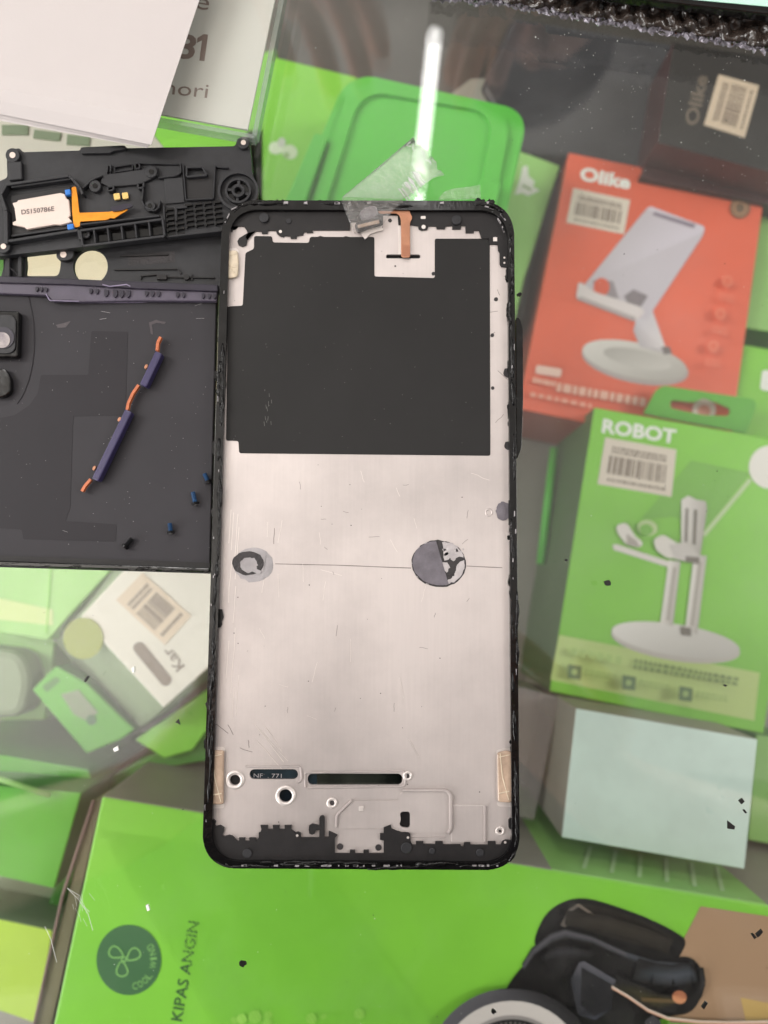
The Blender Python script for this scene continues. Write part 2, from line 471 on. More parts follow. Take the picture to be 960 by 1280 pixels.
M['chip'] = mat('black_chip', (16, 15, 15), 0.4)
M['dust'] = mat('white_dust', (225, 225, 220), 0.7)
M['dust_dark'] = mat('dark_dust', (22, 20, 20), 0.7)
M['side_shaded'] = mat('shaded_green_side', (78, 108, 62), 0.5, var=.1, vscale=20)  # green carton side with its shade put into the colour
M['skin'] = mat('skin', (236, 182, 160), 0.5, var=.06, vscale=60)
M['shirt_dark'] = mat('dark_shirt', (34, 34, 38), 0.85, var=.1, vscale=80)
M['hair'] = mat('dark_hair', (24, 20, 18), 0.5)
M['dark_filler'] = mat('dark_filler', (74, 70, 66), 0.45, var=.15, vscale=12)
M['glint_tone'] = mat('painted_glint', (190, 182, 176), 0.25, c2=(120, 112, 118), vscale=160)
M['smear'] = mat('greasy_smear', (64, 57, 61), 0.35)
M['purple_pale'] = mat('worn_purple', (128, 118, 142), 0.35, var=.2, vscale=400)
M['soft_stripe'] = mat('soft_stripe', (186, 220, 160), 0.5)
M['torn_pad'] = mat('torn_pad', (166, 160, 161), 0.5, var=.16, vscale=300, bump=.4, bscale=1500)
M['tick'] = mat('faint_tick', (104, 102, 100), 0.6)
M['scuff'] = clear('scuffed_glass', .3, .08, (.97, .97, .97), .38, (.9, .9, .9))
M['wall'] = mat('wall_paint', (214, 210, 204), 0.8)

# ------------------------------------------------------------------ setting: glass counter, shelf
ZS = -0.20
glass = mk('glass_counter', *prism_geo([(-.6, -.5), (.6, -.5), (.6, .6), (-.6, .6)], -.006, 0), M['glass'])
glass['kind'] = 'structure'
shelf = mk('shelf', *prism_geo([(-.62, -.52), (.62, -.52), (.62, .62), (-.62, .62)], ZS - .015, ZS), M['shelf'])
shelf['kind'] = 'structure'

# ------------------------------------------------------------------ ceiling tube lamp (seen mirrored in the glass)
H = 1.42
a = P(540, 76, -H); b = P(519, 265, -H); a.z = b.z = H
d = (b - a).normalized(); e0 = a - d * .07; e1 = e0 + d * 1.2
lamp = thing('ceiling_light', 'bright white fluorescent tube lamp above the counter, mirrored in the glass', 'lamp', (e0 + e1) / 2)
tube('lamp_tube', [e0, e1], .0135, emit('tube_glow', (1, .98, .95, 1), 14), lamp, 12)
up = Vector((0, 0, .03))
V, F = tube_geo([e0 + up - d * .02, e1 + up + d * .02], .02, 4); mk('housing', V, F, M['paper'], lamp)

ceil = mk('ceiling', *prism_geo([(-3, -3), (3, -3), (3, 3), (-3, 3)], 2.0, 2.05), M['wall']); ceil['kind'] = 'structure'

# ------------------------------------------------------------------ two people bent over the counter, mirrored in the glass
def skin(name, J, E, m, parent, sub=1):
    me = D.meshes.new(name); keys = list(J); org = ORG[parent.name]
    me.from_pydata([Vector(J[k][0]) - org for k in keys], [(keys.index(a), keys.index(b)) for a, b in E], [])
    me.materials.append(m); o = D.objects.new(name, me); C.objects.link(o); o.parent = parent; ORG[o.name] = org
    md = o.modifiers.new('skin', 'SKIN'); md.use_smooth_shade = True
    for i, k in enumerate(keys):
        r = J[k][1]; me.skin_vertices[0].data[i].radius = (r, r)
    me.skin_vertices[0].data[0].use_root = True
    sd = o.modifiers.new('round', 'SUBSURF'); sd.levels = sd.render_levels = sub
    return o
def hand(J, E, pre, wrist, wr, fdir, side, curl, R=.0085):
    w_ = Vector(wrist); f = Vector(fdir).normalized(); s_ = Vector(side).normalized(); dn = f.cross(s_).normalized() * curl
    J[pre + 'palm'] = (w_ + f * .055, .022); E.append((wr, pre + 'palm'))
    for i, (o_, L) in enumerate(((-.03, .066), (-.01, .078), (.011, .072), (.03, .056))):
        a = w_ + f * .082 + s_ * o_; b = a + f * L * .45 + dn * L * .12; c = a + f * L * .75 + dn * L * .4; d = a + f * L * .9 + dn * L * .7
        for n_, v, r in (('a', a, R), ('b', b, R * .95), ('c', c, R * .85), ('d', d, R * .75)): J['%s%d%s' % (pre, i, n_)] = (v, r)
        E.append((pre + 'palm', '%s%da' % (pre, i)))
        for p, q in ('ab', 'bc', 'cd'): E.append(('%s%d%s' % (pre, i, p), '%s%d%s' % (pre, i, q)))
    t0 = w_ + f * .035 - s_ * .028; t1 = t0 + f * .03 - s_ * .02; t2 = t1 + f * .028 - s_ * .004 + dn * .01
    J[pre + 't0'] = (t0, .012); J[pre + 't1'] = (t1, .010); J[pre + 't2'] = (t2, .008)
    E += [(pre + 'palm', pre + 't0'), (pre + 't0', pre + 't1'), (pre + 't1', pre + 't2')]
def person(label, base, chest, neck, head, shl, ell_, wrl, fl, sl, shr, elr, wrr, fr, sr, shirt, big=1.0):
    t = thing('person', label, 'person', base)
    J = {'pelvis': (base, .13), 'chest': (chest, .15), 'neck': (neck, .055), 'jaw': (Vector(head) - Vector((0, 0, .05)), .065), 'skull': (Vector(head) + Vector((0, 0, .04)), .085)}
    E = [('pelvis', 'chest'), ('chest', 'neck'), ('neck', 'jaw'), ('jaw', 'skull')]
    for p, sh, el, wr in (('l', shl, ell_, wrl), ('r', shr, elr, wrr)):
        J[p + 'sh'] = (sh, .06); J[p + 'el'] = (el, .042); J[p + 'wr'] = (wr, .027)
        E += [('chest', p + 'sh'), (p + 'sh', p + 'el'), (p + 'el', p + 'wr')]
    hand(J, E, 'lh', wrl, 'lwr', fl, sl, 1); hand(J, E, 'rh', wrr, 'rwr', fr, sr, 1)
    skin('body', J, E, M['skin'], t)
    S = {'pelvis': (base, .145 * big), 'chest': (chest, .172 * big), 'collar': (Vector(chest).lerp(Vector(neck), .6), .085)}
    SE = [('pelvis', 'chest'), ('chest', 'collar')]
    for p, sh, el in (('l', shl, ell_), ('r', shr, elr)):
        S[p + 'sh'] = (sh, .075 * big); S[p + 'cuff'] = (Vector(sh).lerp(Vector(el), .6 if big == 1 else .95), .062 * big); SE += [('chest', p + 'sh'), (p + 'sh', p + 'cuff')]
    skin('shirt', S, SE, shirt, t)
    h = Vector(head); V, F = [], []
    for i in range(9):
        for k in range(16):
            a, b = i / 8 * PI * .55, 2 * PI * k / 16; V.append(h + Vector((.092 * math.sin(a) * math.cos(b), .1 * math.sin(a) * math.sin(b) + (.012 if base[1] > 0 else -.012), .05 + .085 * math.cos(a))))
    for i in range(8):
        for k in range(16): F.append([i * 16 + k, i * 16 + (k + 1) % 16, (i + 1) * 16 + (k + 1) % 16, (i + 1) * 16 + k])
    mk('hair', V, F, M['hair'], t, smooth=True)
    return t
person('person in a dark shirt reaching both hands over the far side of the glass', (.24, .76, -.05), (.22, .70, .32), (.20, .63, .48), (.17, .59, .57),
       (.04, .68, .42), (-.15, .58, .27), (-.10, .36, .24), (.55, -.55, -.6), (1, .3, .4), (.41, .68, .42), (.40, .47, .26), (.155, .36, .25), (-.75, -.45, -.5), (.5, -.3, -.6), M['shirt_dark'])
person('person in a dark shirt holding up a phone to photograph the counter', (0, -.58, -.1), (0, -.31, .50), (0, -.19, .66), (0, -.12, .76),
       (-.25, -.27, .52), (-.36, -.24, .36), (-.13, -.14, .235), (.75, .75, 0), (-1, .3, .2), (.25, -.27, .52), (.36, -.24, .36), (.13, -.14, .235), (-.75, .75, 0), (-1, -.3, -.2), M['shirt_dark'], 1.3)
hp = thing('mobile_phone', 'dark phone held flat above the counter by the photographing person', 'phone', (CAM.x, CAM.y - .06, CAM.z + .004))
V, F = prism_geo([(-.038, -.16), (.038, -.16), (.038, .008), (-.038, .008)], CAM.z + .004, CAM.z + .012); o = mk('body', [v + Vector((0, CAM.y, 0)) for v in V], F, M['gloss_black'], hp); bevel(o, .003, 3)

# ================================================================== BOXES UNDER THE GLASS
def cover_box(name, label, cat, top, zt, zb, mt, ms=None, bottom=None, group='cartons under the glass', **k):
    t = thing(name, label, cat, ctr(top, zt, zb), group)
    box(t, top, zt, zb, mt, ms, bottom, **k); return t

# --- fan carton at the bottom
zk = -.082
KT = [(127, 995), (690, 1087), (960, 1131), (1180, 1166), (1120, 1520), (20, 1500)]
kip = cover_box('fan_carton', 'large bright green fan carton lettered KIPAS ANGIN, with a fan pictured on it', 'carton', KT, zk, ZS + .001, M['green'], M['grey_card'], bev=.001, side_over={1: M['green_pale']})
_a, _b = P(690, 1087, zk), P(960, 1131, zk); _d = (_b - _a).normalized(); _n = Vector((-_d.y, _d.x, 0)) * .0003; g = []
for k in range(6):
    p = _a + _d * (.012 + k * .010) + _n; q = p + _d * .010
    g.append(([p + Vector((0, 0, -.006)), p + _d * .0016 + Vector((0, 0, -.006)), q + _d * .0016 + Vector((0, 0, -.034)), q + Vector((0, 0, -.034))], [[0, 1, 2, 3]]))
many('printed_stripe', g, M['soft_stripe'], kip)
seal = slab('round_seal', ell(161, 1200, 40.5, 44, n=40), zk + .0001, zk + .0002, M['seal_green'], kip)
def petal(ang):
    r = math.radians(ang); pts = []
    for k in range(16):
        t = 2 * PI * k / 16; u = 12 + 9.5 * math.cos(t); v = 6.5 * math.sin(t) * (1 + .5 * math.cos(t)) + 3
        pts.append((155 + u * math.cos(r) - v * math.sin(r), 1199 + u * math.sin(r) + v * math.cos(r)))
    return pts
def ring_path(pts, wd, z):
    g = []
    for i in range(len(pts)):
        p, q = pts[i], pts[(i + 1) % len(pts)]
        v, f = prism_geo(PX(bar(p, q, wd), z + .00008), z, z + .00008); g.append((v, f))
    return g
gs = []
for an in (-38, 88, 205): gs += ring_path(petal(an), 1.6, zk + .0003)
gs += ring_path(ell(155, 1199, 3, n=8), 1.6, zk + .0003)
many('seal_fan_emblem', gs, M['seal_line'], seal)
# curved wording round the seal
word = 'COOL WIND'
for i, ch in enumerate(word):
    if ch == ' ': continue
    an = math.radians(76 - i * 13.2)
    cx, cy = 161 + 35 * math.cos(an), 1200 + 38 * math.sin(an)
    tx, ty = math.sin(an), -math.cos(an)
    wd = {'I': 1.2, 'W': 4.6}.get(ch, 3.0)
    text('seal_lettering', ch, (cx - tx * wd, cy - ty * wd), (cx + tx * wd, cy + ty * wd), 8, zk + .0004, M['seal_line'], seal)
text('lettering', 'KIPAS ANGIN', (227, 1277), (249, 1153), 13, zk + .0002, M['dark_green_ink'], kip, bold=.012)
# printed fan picture
def I3(pts): return [(660 + x / 3.2, 1100 + y / 3.2) for x, y in pts]
K0 = (24, 21, 22); K1 = (40, 35, 31); K2 = (70, 66, 68)
items = []
items.append((I3([(690, 105), (960, 145), (1120, 170), (1100, 700), (560, 700), (580, 320), (620, 240)]), (168, 136, 108)))
items.append((I3([(850, 470), (1100, 520), (1100, 640), (880, 600)]), (190, 156, 84)))
top = [(20, 260), (40, 190), (75, 130), (130, 90), (190, 72), (250, 75), (330, 98), (450, 140), (560, 190), (640, 240), (600, 320), (560, 360), (300, 330), (60, 300)]
items.append((rounded(I3(top), 9, 4), K0))
items.append((rounded(I3([(150, 110), (200, 90), (300, 105), (480, 170), (590, 232), (560, 290), (400, 250), (200, 190)]), 8, 4), K1))
items.append((I3([(130, 180), (160, 120), (195, 97), (210, 100), (178, 125), (150, 190)]), (110, 102, 96)))
items.append((I3([(190, 98), (205, 96), (300, 160), (292, 168)]), (130, 118, 108)))
body = [(-140, 520), (-60, 390), (0, 320), (30, 260), (90, 205), (150, 190), (260, 215), (400, 275), (520, 315), (580, 315), (640, 300), (690, 340), (708, 410), (690, 480), (650, 535), (560, 545), (430, 600), (0, 640), (-120, 640)]
items.append((rounded(I3(body), 10, 5), K0))
hi = [(-20, 350), (20, 285), (95, 225), (150, 208), (255, 235), (395, 298), (510, 335), (640, 345)]
hw = [14, 20, 26, 26, 22, 20, 26, 30]
ptsA = [(x + 4, y + s) for (x, y), s in zip(hi, hw)]
for i in range(len(hi) - 1):
    c1 = (88, 86, 92) if i < 5 else (74, 76, 84)
    items.append((I3([hi[i], hi[i + 1], ptsA[i + 1], ptsA[i]]), [c1, c1, K0, K0]))
    lo = [(hi[j][0] - 4, hi[j][1] - 14) for j in (i, i + 1)]
    items.append((I3([hi[i], hi[i + 1], lo[1], lo[0]]), [c1, c1, K0, K0]))
def glow(pts, wd, cc, ce=K0):
    for (p, q, c0, c1) in zip(pts, pts[1:], cc, cc[1:]):
        p, q = Vector(p), Vector(q); d = (q - p).normalized(); n = Vector((-d.y, d.x)) * wd
        for sg in (1, -1): items.append((I3([tuple(p), tuple(q), tuple(q + n * sg), tuple(p + n * sg)]), [c0, c1, ce, ce]))
glow([(430, 355), (500, 375), (580, 385), (650, 372), (672, 365)], 44, [K0, (56, 60, 66), (74, 78, 86), (66, 70, 78), K0])
glow([(60, 330), (110, 290), (170, 285), (260, 310)], 24, [K0, (48, 46, 50), (50, 48, 52), K0])
glow([(150, 150), (300, 170), (450, 215), (570, 270)], 30, [K1, (54, 48, 42), (52, 46, 40), K1], K1)
glow([(692, 350), (702, 410), (684, 470)], 10, [K0, (58, 56, 58), K0])
glow([(340, 410), (430, 450), (520, 488), (600, 500)], 34, [K0, (50, 46, 24), (70, 62, 36), K0])
items.append((I3([(450, 470), (585, 478), (590, 492), (460, 486)]), (96, 78, 50)))
items.append((I3(ell(606, 469, 29, 26, 20)), [(206, 142, 102)] * 12 + [(170, 106, 76)] * 12))
items.append((I3([(170, 400), (205, 330), (225, 325), (352, 400), (340, 430), (330, 520), (270, 560), (200, 540)]), [(44, 44, 50), (86, 84, 92), (96, 94, 102), (80, 80, 88), (36, 36, 42), (30, 30, 36), (60, 60, 72), (40, 40, 46)]))
items.append((I3([(215, 350), (340, 420), (325, 510), (265, 545), (210, 500)]), (26, 25, 29)))
g1 = [(335, 422), (400, 460), (480, 515), (560, 548), (680, 562), (800, 566), (1100, 560)]
items.append((I3(g1 + [(x, y + 13) for x, y in reversed(g1)]), [(226, 214, 200)] * 7 + [(206, 146, 118)] * 7))
items.append((I3([(560, 570), (800, 582), (1100, 575), (1100, 700), (560, 700)]), (112, 152, 72)))
items.append((I3([(470, 560), (500, 540), (530, 565), (540, 640), (460, 640)]), (60, 58, 62)))
cxr, cyr = 640, 1343
items.append((ell(cxr, cyr, 108, n=48), [(92, 90, 96) if 200 < k * 7.5 < 262 else (34, 32, 34) for k in range(48)]))
items.append((ell(cxr, cyr, 92, n=48), (206, 198, 194)))
items.append((ell(cxr, cyr, 74, n=48), (150, 144, 142)))
items.append((ell(cxr, cyr, 69, n=48), (22, 20, 21)))
for k in range(36):
    an = math.radians(180 + k * 5.2); c, s = math.cos(an), math.sin(an)
    items.append((bar((cxr + 40 * c, cyr + 40 * s), (cxr + 66 * c, cyr + 66 * s), 2.2), (112, 106, 104)))
ink('printed_fan_picture', items, zk + .0001, kip)
# faint diagonal pattern on the carton is printed ink
items = []
for k in range(70):
    x0 = 122 + k * 5.2
    items.append((bar((x0, 1036 + k * .9), (x0 + 150, 1290), 1.0), (130, 202, 63)))
# pale bubble dots at lower edge
rn = random.Random(3)
dots = [(ell(60 + rn.uniform(-20, 170) + 250, 1265 + rn.uniform(-8, 14), rn.uniform(3, 9)), (150, 208, 84)) for k in range(8)]
ink('printed_dots', dots, zk + .00005, kip)
ink('printed_hatching', [(p, c) for p, c in items if max(v[0] for v in p) < 545], zk + .00001, kip)

# olive sleeve standing beside it
ol = cover_box('clear_sleeve', 'narrow olive brown plastic sleeve edge beside the left side of the fan carton', 'sleeve', [(116, 1002), (126, 1000), (62, 1290), (40, 1290)], -.085, -.10, M['olive_strip'], bev=0, group=None)
tube('rim', PX([(117, 1000), (78, 1120), (42, 1285)], -.084), .0006, M['print_brown'], ol)

# lower left cartons
lg = cover_box('green_carton', 'plain mid green carton at the lower left edge with a bright top edge', 'carton',
               [(-60, 978), (0, 982), (102, 991), (68, 1111), (0, 1096), (-70, 1085)], -.10, ZS + .001, M['green_mid'], M['green_deep'])
tube('bright_edge', PX([(-40, 965), (0, 974), (62, 994)], -.097), .0011, M['green_pale'], lg)
cover_box('lime_carton', 'yellowish lime carton at the lower left corner of the display', 'carton',
          [(-60, 1138), (0, 1149), (66, 1163), (46, 1280), (0, 1264), (-60, 1250)], -.115, ZS + .001, M['lime'], M['grey_green'])
cover_box('grey_carton', 'dull grey green carton between the mid green and the lime carton', 'carton',
          [(-60, 1080), (75, 1100), (72, 1170), (-60, 1150)], -.14, ZS + .001, M['grey_green'])
cover_box('carton_side_and_shade', 'deep green carton side joined with a painted shadow strip, reaching diagonally up towards the white carton', 'carton',
          [(100, 1030), (112, 985), (195, 940), (262, 915), (262, 950), (205, 960), (128, 1000), (70, 1150), (60, 1130)], -.135, ZS + .001, M['green_deep'], M['green_deep'])  # lower left arm stands in for a dark green shadow strip
cover_box('wide_green_carton', 'wide green carton lying low behind the plain mid green carton', 'carton',
          [(-80, 930), (10, 945), (110, 962), (118, 985), (60, 998), (-80, 975)], -.12, ZS + .001, M['green_mid'], M['green_deep'])

# white carton with olive seal
zw = -.10
wt = [(162, 705), (100, 771), (205, 885), (275, 822), (275, 700)]
wc = cover_box('white_carton', 'white carton lying askew with an olive round seal and tan price sticker', 'carton', wt, zw, -.14,
               M['white_card'], M['grey_green'], bottom=[(150, 690), (65, 800), (168, 917), (260, 850), (262, 690)])
slab('round_seal', ell(104, 798, 25, 26), zw + .0001, zw + .0004, M['olive'], wc)
sticker([(145, 750), (178, 716), (239, 770), (206, 806)], zw + .0001, M['tan_sticker'], M['print_grey'], wc, 5)
slab('printed_pill', bar((174, 810), (207, 850), 15, True), zw + .0001, zw + .0002, M['print_grey'], wc)
text('lettering', 'Kar', (231, 832), (212, 808), 13, zw + .0002, M['print_grey'], wc, .01)
cover_box('tabbed_green_carton', 'green carton with a hanging tab lying under the corner of the white carton', 'carton',
          [(40, 862), (70, 832), (110, 855), (168, 912), (150, 925), (108, 942), (85, 915)], -.125, ZS + .001, M['green_mid'], M['green_deep'])
slab('printed_panel', [(76, 868), (98, 862), (122, 890), (112, 903), (92, 893)], -.1249, -.1247, M['grey_green'], D.objects['tabbed_green_carton'])
slab('printed_dot', ell(114, 900, 6, 6.5), -.1247, -.1245, M['seal_green'], D.objects['tabbed_green_carton'])
slab('tab_hole', rounded([(52, 858), (70, 845), (76, 851), (58, 866)], 3), -.1249, -.1248, M['green_deep'], D.objects['tabbed_green_carton'])
gp = cover_box('pale_green_carton', 'pale green carton with a lighter band under the purple back cover edge', 'carton',
          [(-60, 700), (150, 700), (90, 765), (60, 800), (-60, 780)], -.12, ZS + .001, M['green_pale'], M['green'])
slab('flap_seam', bar((64, 705), (58, 792), 1.6), -.1199, -.1196, M['green'], gp)
slab('printed_band', [(-60, 735), (66, 762), (66, 782), (-60, 768)], -.12 + .0001, -.1197, M['lime_pale'], gp)
cover_box('soft_green_carton', 'soft green carton beneath the pale green one, hazy through the glass', 'carton',
          [(-60, 770), (70, 785), (62, 860), (55, 900), (-60, 900)], -.14, ZS + .001, M['green_pale'], M['green'])
cover_box('grey_pouch', 'dark grey pouch at the left edge beside the green tabbed carton', 'pouch',
          rounded([(-50, 805), (25, 815), (38, 850), (28, 895), (-50, 905)], 14), -.125, -.15, M['grey_green'], bev=.003, group=None)
cover_box('small_green_carton', 'small green carton below the lower right corner of the white carton', 'carton',
          [(168, 925), (268, 855), (268, 900), (240, 938), (205, 948)], -.13, ZS + .001, M['green'], M['green_mid'])

# --- robot carton
zr = -.128
RT = [(742.6, 508.7), (1012, 556), (955, 918), (686.4, 864.5)]
rb = cover_box('stand_carton', 'bright green carton lettered ROBOT with a white desk stand pictured', 'carton', RT, zr, ZS + .001, M['green'], M['side_shaded'], bev=.0008)
tube('bright_edge', [P(693, 560, -.178), P(676, 705, -.178)], .0022, M['green_plastic'], rb, 6)
text('lettering', 'ROBOT', (752, 540), (844, 554), 17, zr + .0002, M['white_ink'], rb, bold=.035)
sticker([(756.7, 546.7), (845.7, 562), (839.4, 621), (747, 605)], zr + .0001, M['beige_sticker'], M['print_grey'], rb, 11)
def I1(pts): return [(660 + x / 2.8433, 470 + y / 2.8433) for x, y in pts]
W1 = (228, 222, 216); W2 = (206, 200, 196); W3 = (176, 168, 160); G9 = (120, 112, 104)
items = [([(698.7, 793.6), (950, 841), (943, 901), (688, 850)], (190, 212, 132)),
         (I1([(580, 300), (790, 345), (620, 560), (520, 500), (400, 510)]), (118, 182, 66)),
         (ell(962, 584, 26, 27), (232, 228, 222)),
         (I1([(785, 362), (797, 372), (630, 572), (618, 562)]), (190, 214, 160)),
         (I1(ell(525, 950, 232, 62, 9, 36)), (196, 190, 184)),
         (I1(ell(525, 938, 230, 56, 9, 36)), [tuple(int(214 + 18 * math.cos(math.radians(k * 10 - 200)) - j * 4) for j in range(3)) for k in range(36)]),
         (I1([(300, 600), (315, 598), (510, 662), (500, 680), (305, 618)]), W1),
         (I1([(500, 655), (542, 660), (515, 890), (470, 880)]), [(236, 231, 226), (196, 190, 184), (186, 180, 174), (232, 227, 222)]),
         (I1([(516, 680), (526, 682), (502, 870), (492, 868)]), W3),
         (I1([(590, 635), (635, 640), (602, 918), (558, 905)]), [(236, 231, 226), (194, 188, 182), (184, 178, 172), (232, 227, 222)]),
         (I1([(606, 660), (618, 662), (588, 890), (576, 888)]), W3),
         (I1([(540, 890), (580, 895), (580, 925), (545, 920)]), G9),
         (I1([(545, 440), (570, 425), (600, 440), (632, 445), (636, 475), (612, 640), (545, 610)]), [(232, 227, 222), (222, 217, 212), (206, 200, 196), (188, 182, 176), (180, 174, 168), (184, 178, 172), (222, 217, 212)]),
         (I1([(560, 470), (570, 470), (566, 590), (556, 590)]), G9), (I1([(590, 475), (602, 476), (596, 600), (584, 598)]), G9),
         (I1(rounded([(312, 530), (350, 520), (385, 575), (410, 590), (400, 612), (350, 600), (318, 560)], 14)), W1),
         (I1([(350, 560), (385, 585), (400, 610), (352, 600)]), W3),
         (I1(ell(425, 540, 36, 28, 10, 20)), (186, 206, 150)), (I1(ell(420, 546, 24, 20, 10, 20)), (118, 182, 66)),
         (I1(rounded([(445, 580), (480, 562), (540, 600), (560, 640), (500, 650), (455, 620)], 14)), W1),
         (I1([(500, 600), (560, 590), (612, 640), (590, 665), (520, 650)]), W2),
         (I1([(560, 640), (610, 645), (608, 668), (560, 660)]), G9)]
def blocks(q, rows, seed, col, items, gap=.018, mn=.02, mx=.05):
    r = random.Random(seed)
    for (v0, v1) in rows:
        u = 0
        while u < .97:
            L = min(r.uniform(mn, mx), 1 - u); items.append(([bil(q, u, v0), bil(q, u + L, v0), bil(q, u + L, v1), bil(q, u, v1)], col)); u += L + gap
blocks(I1([(380, 1005), (762, 1075), (758, 1105), (375, 1040)]), [(0, .38), (.58, .95)], 4, (122, 148, 84), items)
blocks(I1([(155, 965), (350, 1000), (345, 1035), (150, 1000)]), [(0, .8)], 5, (172, 200, 118), items, .05, .08, .12)
for (x, y) in ((167, 1052), (360, 1090), (562, 1130)):
    q = I1([(x - 24, y - 28), (x + 24, y - 20), (x + 20, y + 28), (x - 26, y + 22)]); items.append((q, (96, 126, 80)))
    items.append((I1(ell(x - 2, y, 11)), (160, 188, 118)))
    blocks(I1([(x + 36, y - 10), (x + 150, y + 10), (x + 146, y + 32), (x + 32, y + 14)]), [(0, .3), (.55, .85)], x, (160, 188, 110), items, .04, .06, .14)
ink('printed_stand_picture', items, zr + .0001, rb)
# hang tab with a hole
tabp = rounded([(824, 481), (948, 500), (933, 541), (804, 517)], [10, 10, 2, 2])
slab('hang_tab', tabp, zr - .006, zr - .005, M['green_mid'], rb, holes=[list(reversed(rounded([(838, 500), (868, 503), (880, 497), (900, 505), (914, 511), (911, 520), (880, 519), (838, 510)], 4)))])

# --- orange carton
zo = -.142
OT = [(710.7, 190), (956.7, 240), (912, 566), (647, 511)]
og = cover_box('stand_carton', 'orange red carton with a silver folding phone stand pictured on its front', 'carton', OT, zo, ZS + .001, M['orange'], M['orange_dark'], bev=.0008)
def I8(pts): return [(640 + x / 3, 170 + y / 3) for x, y in pts]
text('lettering', 'Olike', (724, 224), (787, 236), 17, zo + .0002, M['white_ink'], og, bold=.04)
sticker([(716.7, 235), (787.7, 250), (780, 292.7), (708, 278)], zo + .0001, M['beige_sticker'], M['print_grey'], og, 21)
L1 = (204, 198, 206); L2 = (186, 178, 184); L3 = (222, 214, 216)
items = [(I8(ell(462, 852, 204, 74, 12, 40)), (176, 164, 162)), (I8(ell(460, 840, 200, 66, 12, 40)), [tuple(int(200 + 20 * math.cos(math.radians(k * 9 - 210)) - j * 5) for j in range(3)) for k in range(40)]),
         (I8(ell(470, 835, 130, 34, 12, 30)), [tuple(int(190 - 14 * math.cos(math.radians(k * 12 - 210)) - j * 5) for j in range(3)) for k in range(30)]),
         (I8([(465, 690), (525, 650), (575, 790), (600, 820), (480, 790), (455, 730)]), [L1, L1, L3, L2, L2, L2]),
         (I8([(560, 790), (590, 790), (600, 815), (570, 820)]), (120, 110, 110)),
         (I8(rounded([(515, 262), (725, 340), (715, 375), (505, 690), (270, 560), (490, 290)], [12, 14, 10, 6, 6, 20])), [(212, 204, 216)] * 14 + [(200, 192, 202)] * 14 + [(196, 188, 196)] * 14),
         (I8([(535, 284), (690, 332), (680, 346), (525, 296)]), (136, 124, 140)),
         (I8([(300, 545), (330, 535), (380, 545), (400, 610), (330, 600)]), (150, 140, 146)),
         (I8(ell(336, 566, 30, 34, 0)), (216, 92, 66)),
         (I8([(420, 600), (455, 575), (510, 600), (470, 660), (440, 640)]), (128, 118, 124)),
         (I8(rounded([(250, 545), (275, 560), (310, 585), (480, 640), (500, 660), (462, 695), (240, 608)], 10)), (220, 210, 210)),
         (I8([(255, 600), (465, 680), (460, 696), (242, 612)]), (180, 168, 168)),
         (ell(925, 260, 12.5, 13), (128, 100, 74)), (ell(925, 260, 9, 9.5), (170, 128, 98)), (ell(925, 260, 5.5, 6), (112, 92, 72)),
         (I8(rounded([(92, 858), (188, 874), (182, 906), (86, 890)], 8)), (236, 200, 186))]
items.append((ell(880, 512, 15, 14), (236, 214, 202))); items.append((ell(880, 514, 8, 8), (226, 150, 130)))
blocks(I8([(170, 925), (510, 985), (505, 1020), (165, 960)]), [(0, .9)], 8, (232, 180, 160), items, .02, .04, .09)
blocks(I8([(80, 905), (165, 922), (160, 945), (76, 928)]), [(0, .8)], 9, (232, 180, 160), items, .04, .1, .2)
blocks(I8([(70, 960), (300, 1005), (296, 1025), (66, 980)]), [(0, .8)], 10, (230, 160, 138), items, .04, .06, .12)
for k in range(3):
    cx, cy = 808 - k * 26, 545 + k * 122
    items.append((I8(ell(cx, cy, 20, 22)), (232, 126, 98))); items.append((I8(ell(cx, cy, 13, 15)), (226, 104, 74)))
    blocks(I8([(cx - 30, cy + 44), (cx + 26, cy + 54), (cx + 24, cy + 80), (cx - 34, cy + 70)]), [(0, .3), (.6, .9)], k, (232, 124, 96), items, .06, .1, .3)
ink('printed_stand_picture', items, zo + .0001, og)

# --- other cartons at right
cover_box('green_carton', 'green carton standing right of the orange carton at the picture edge', 'carton', [(938, 250), (1010, 262), (1000, 420), (930, 410)], -.15, ZS + .001, M['green_pale'], M['green_mid'])
gr = cover_box('green_carton', 'green carton above the ROBOT carton with a white printed corner', 'carton', [(926, 430), (1010, 445), (1000, 560), (912, 545)], -.146, ZS + .001, M['green'], M['green_mid'])
slab('printed_mark', rounded([(953, 462), (980, 466), (976, 492), (950, 487)], 4), -.1459, -.1457, M['white_ink'], gr)
pc = cover_box('plain_carton', 'plain pale blue grey carton below the ROBOT carton', 'carton', [(720, 885), (947.5, 924), (931, 1087), (701.7, 1047)], -.095, ZS + .001, M['mint'], M['grey_card'])
cl = cover_box('clear_box', 'clear plastic box with a pinkish grey tint beside the phone frame edge', 'box', [(640, 856), (700, 872), (668, 1026), (630, 1018)], -.125, -.16, M['clear_box'], group=None)
cover_box('green_carton', 'light green carton at the right edge beside the pale blue grey carton', 'carton', [(945, 918), (1010, 928), (1000, 1062), (935, 1050)], -.15, ZS + .001, M['green_pale'], M['green_mid'])

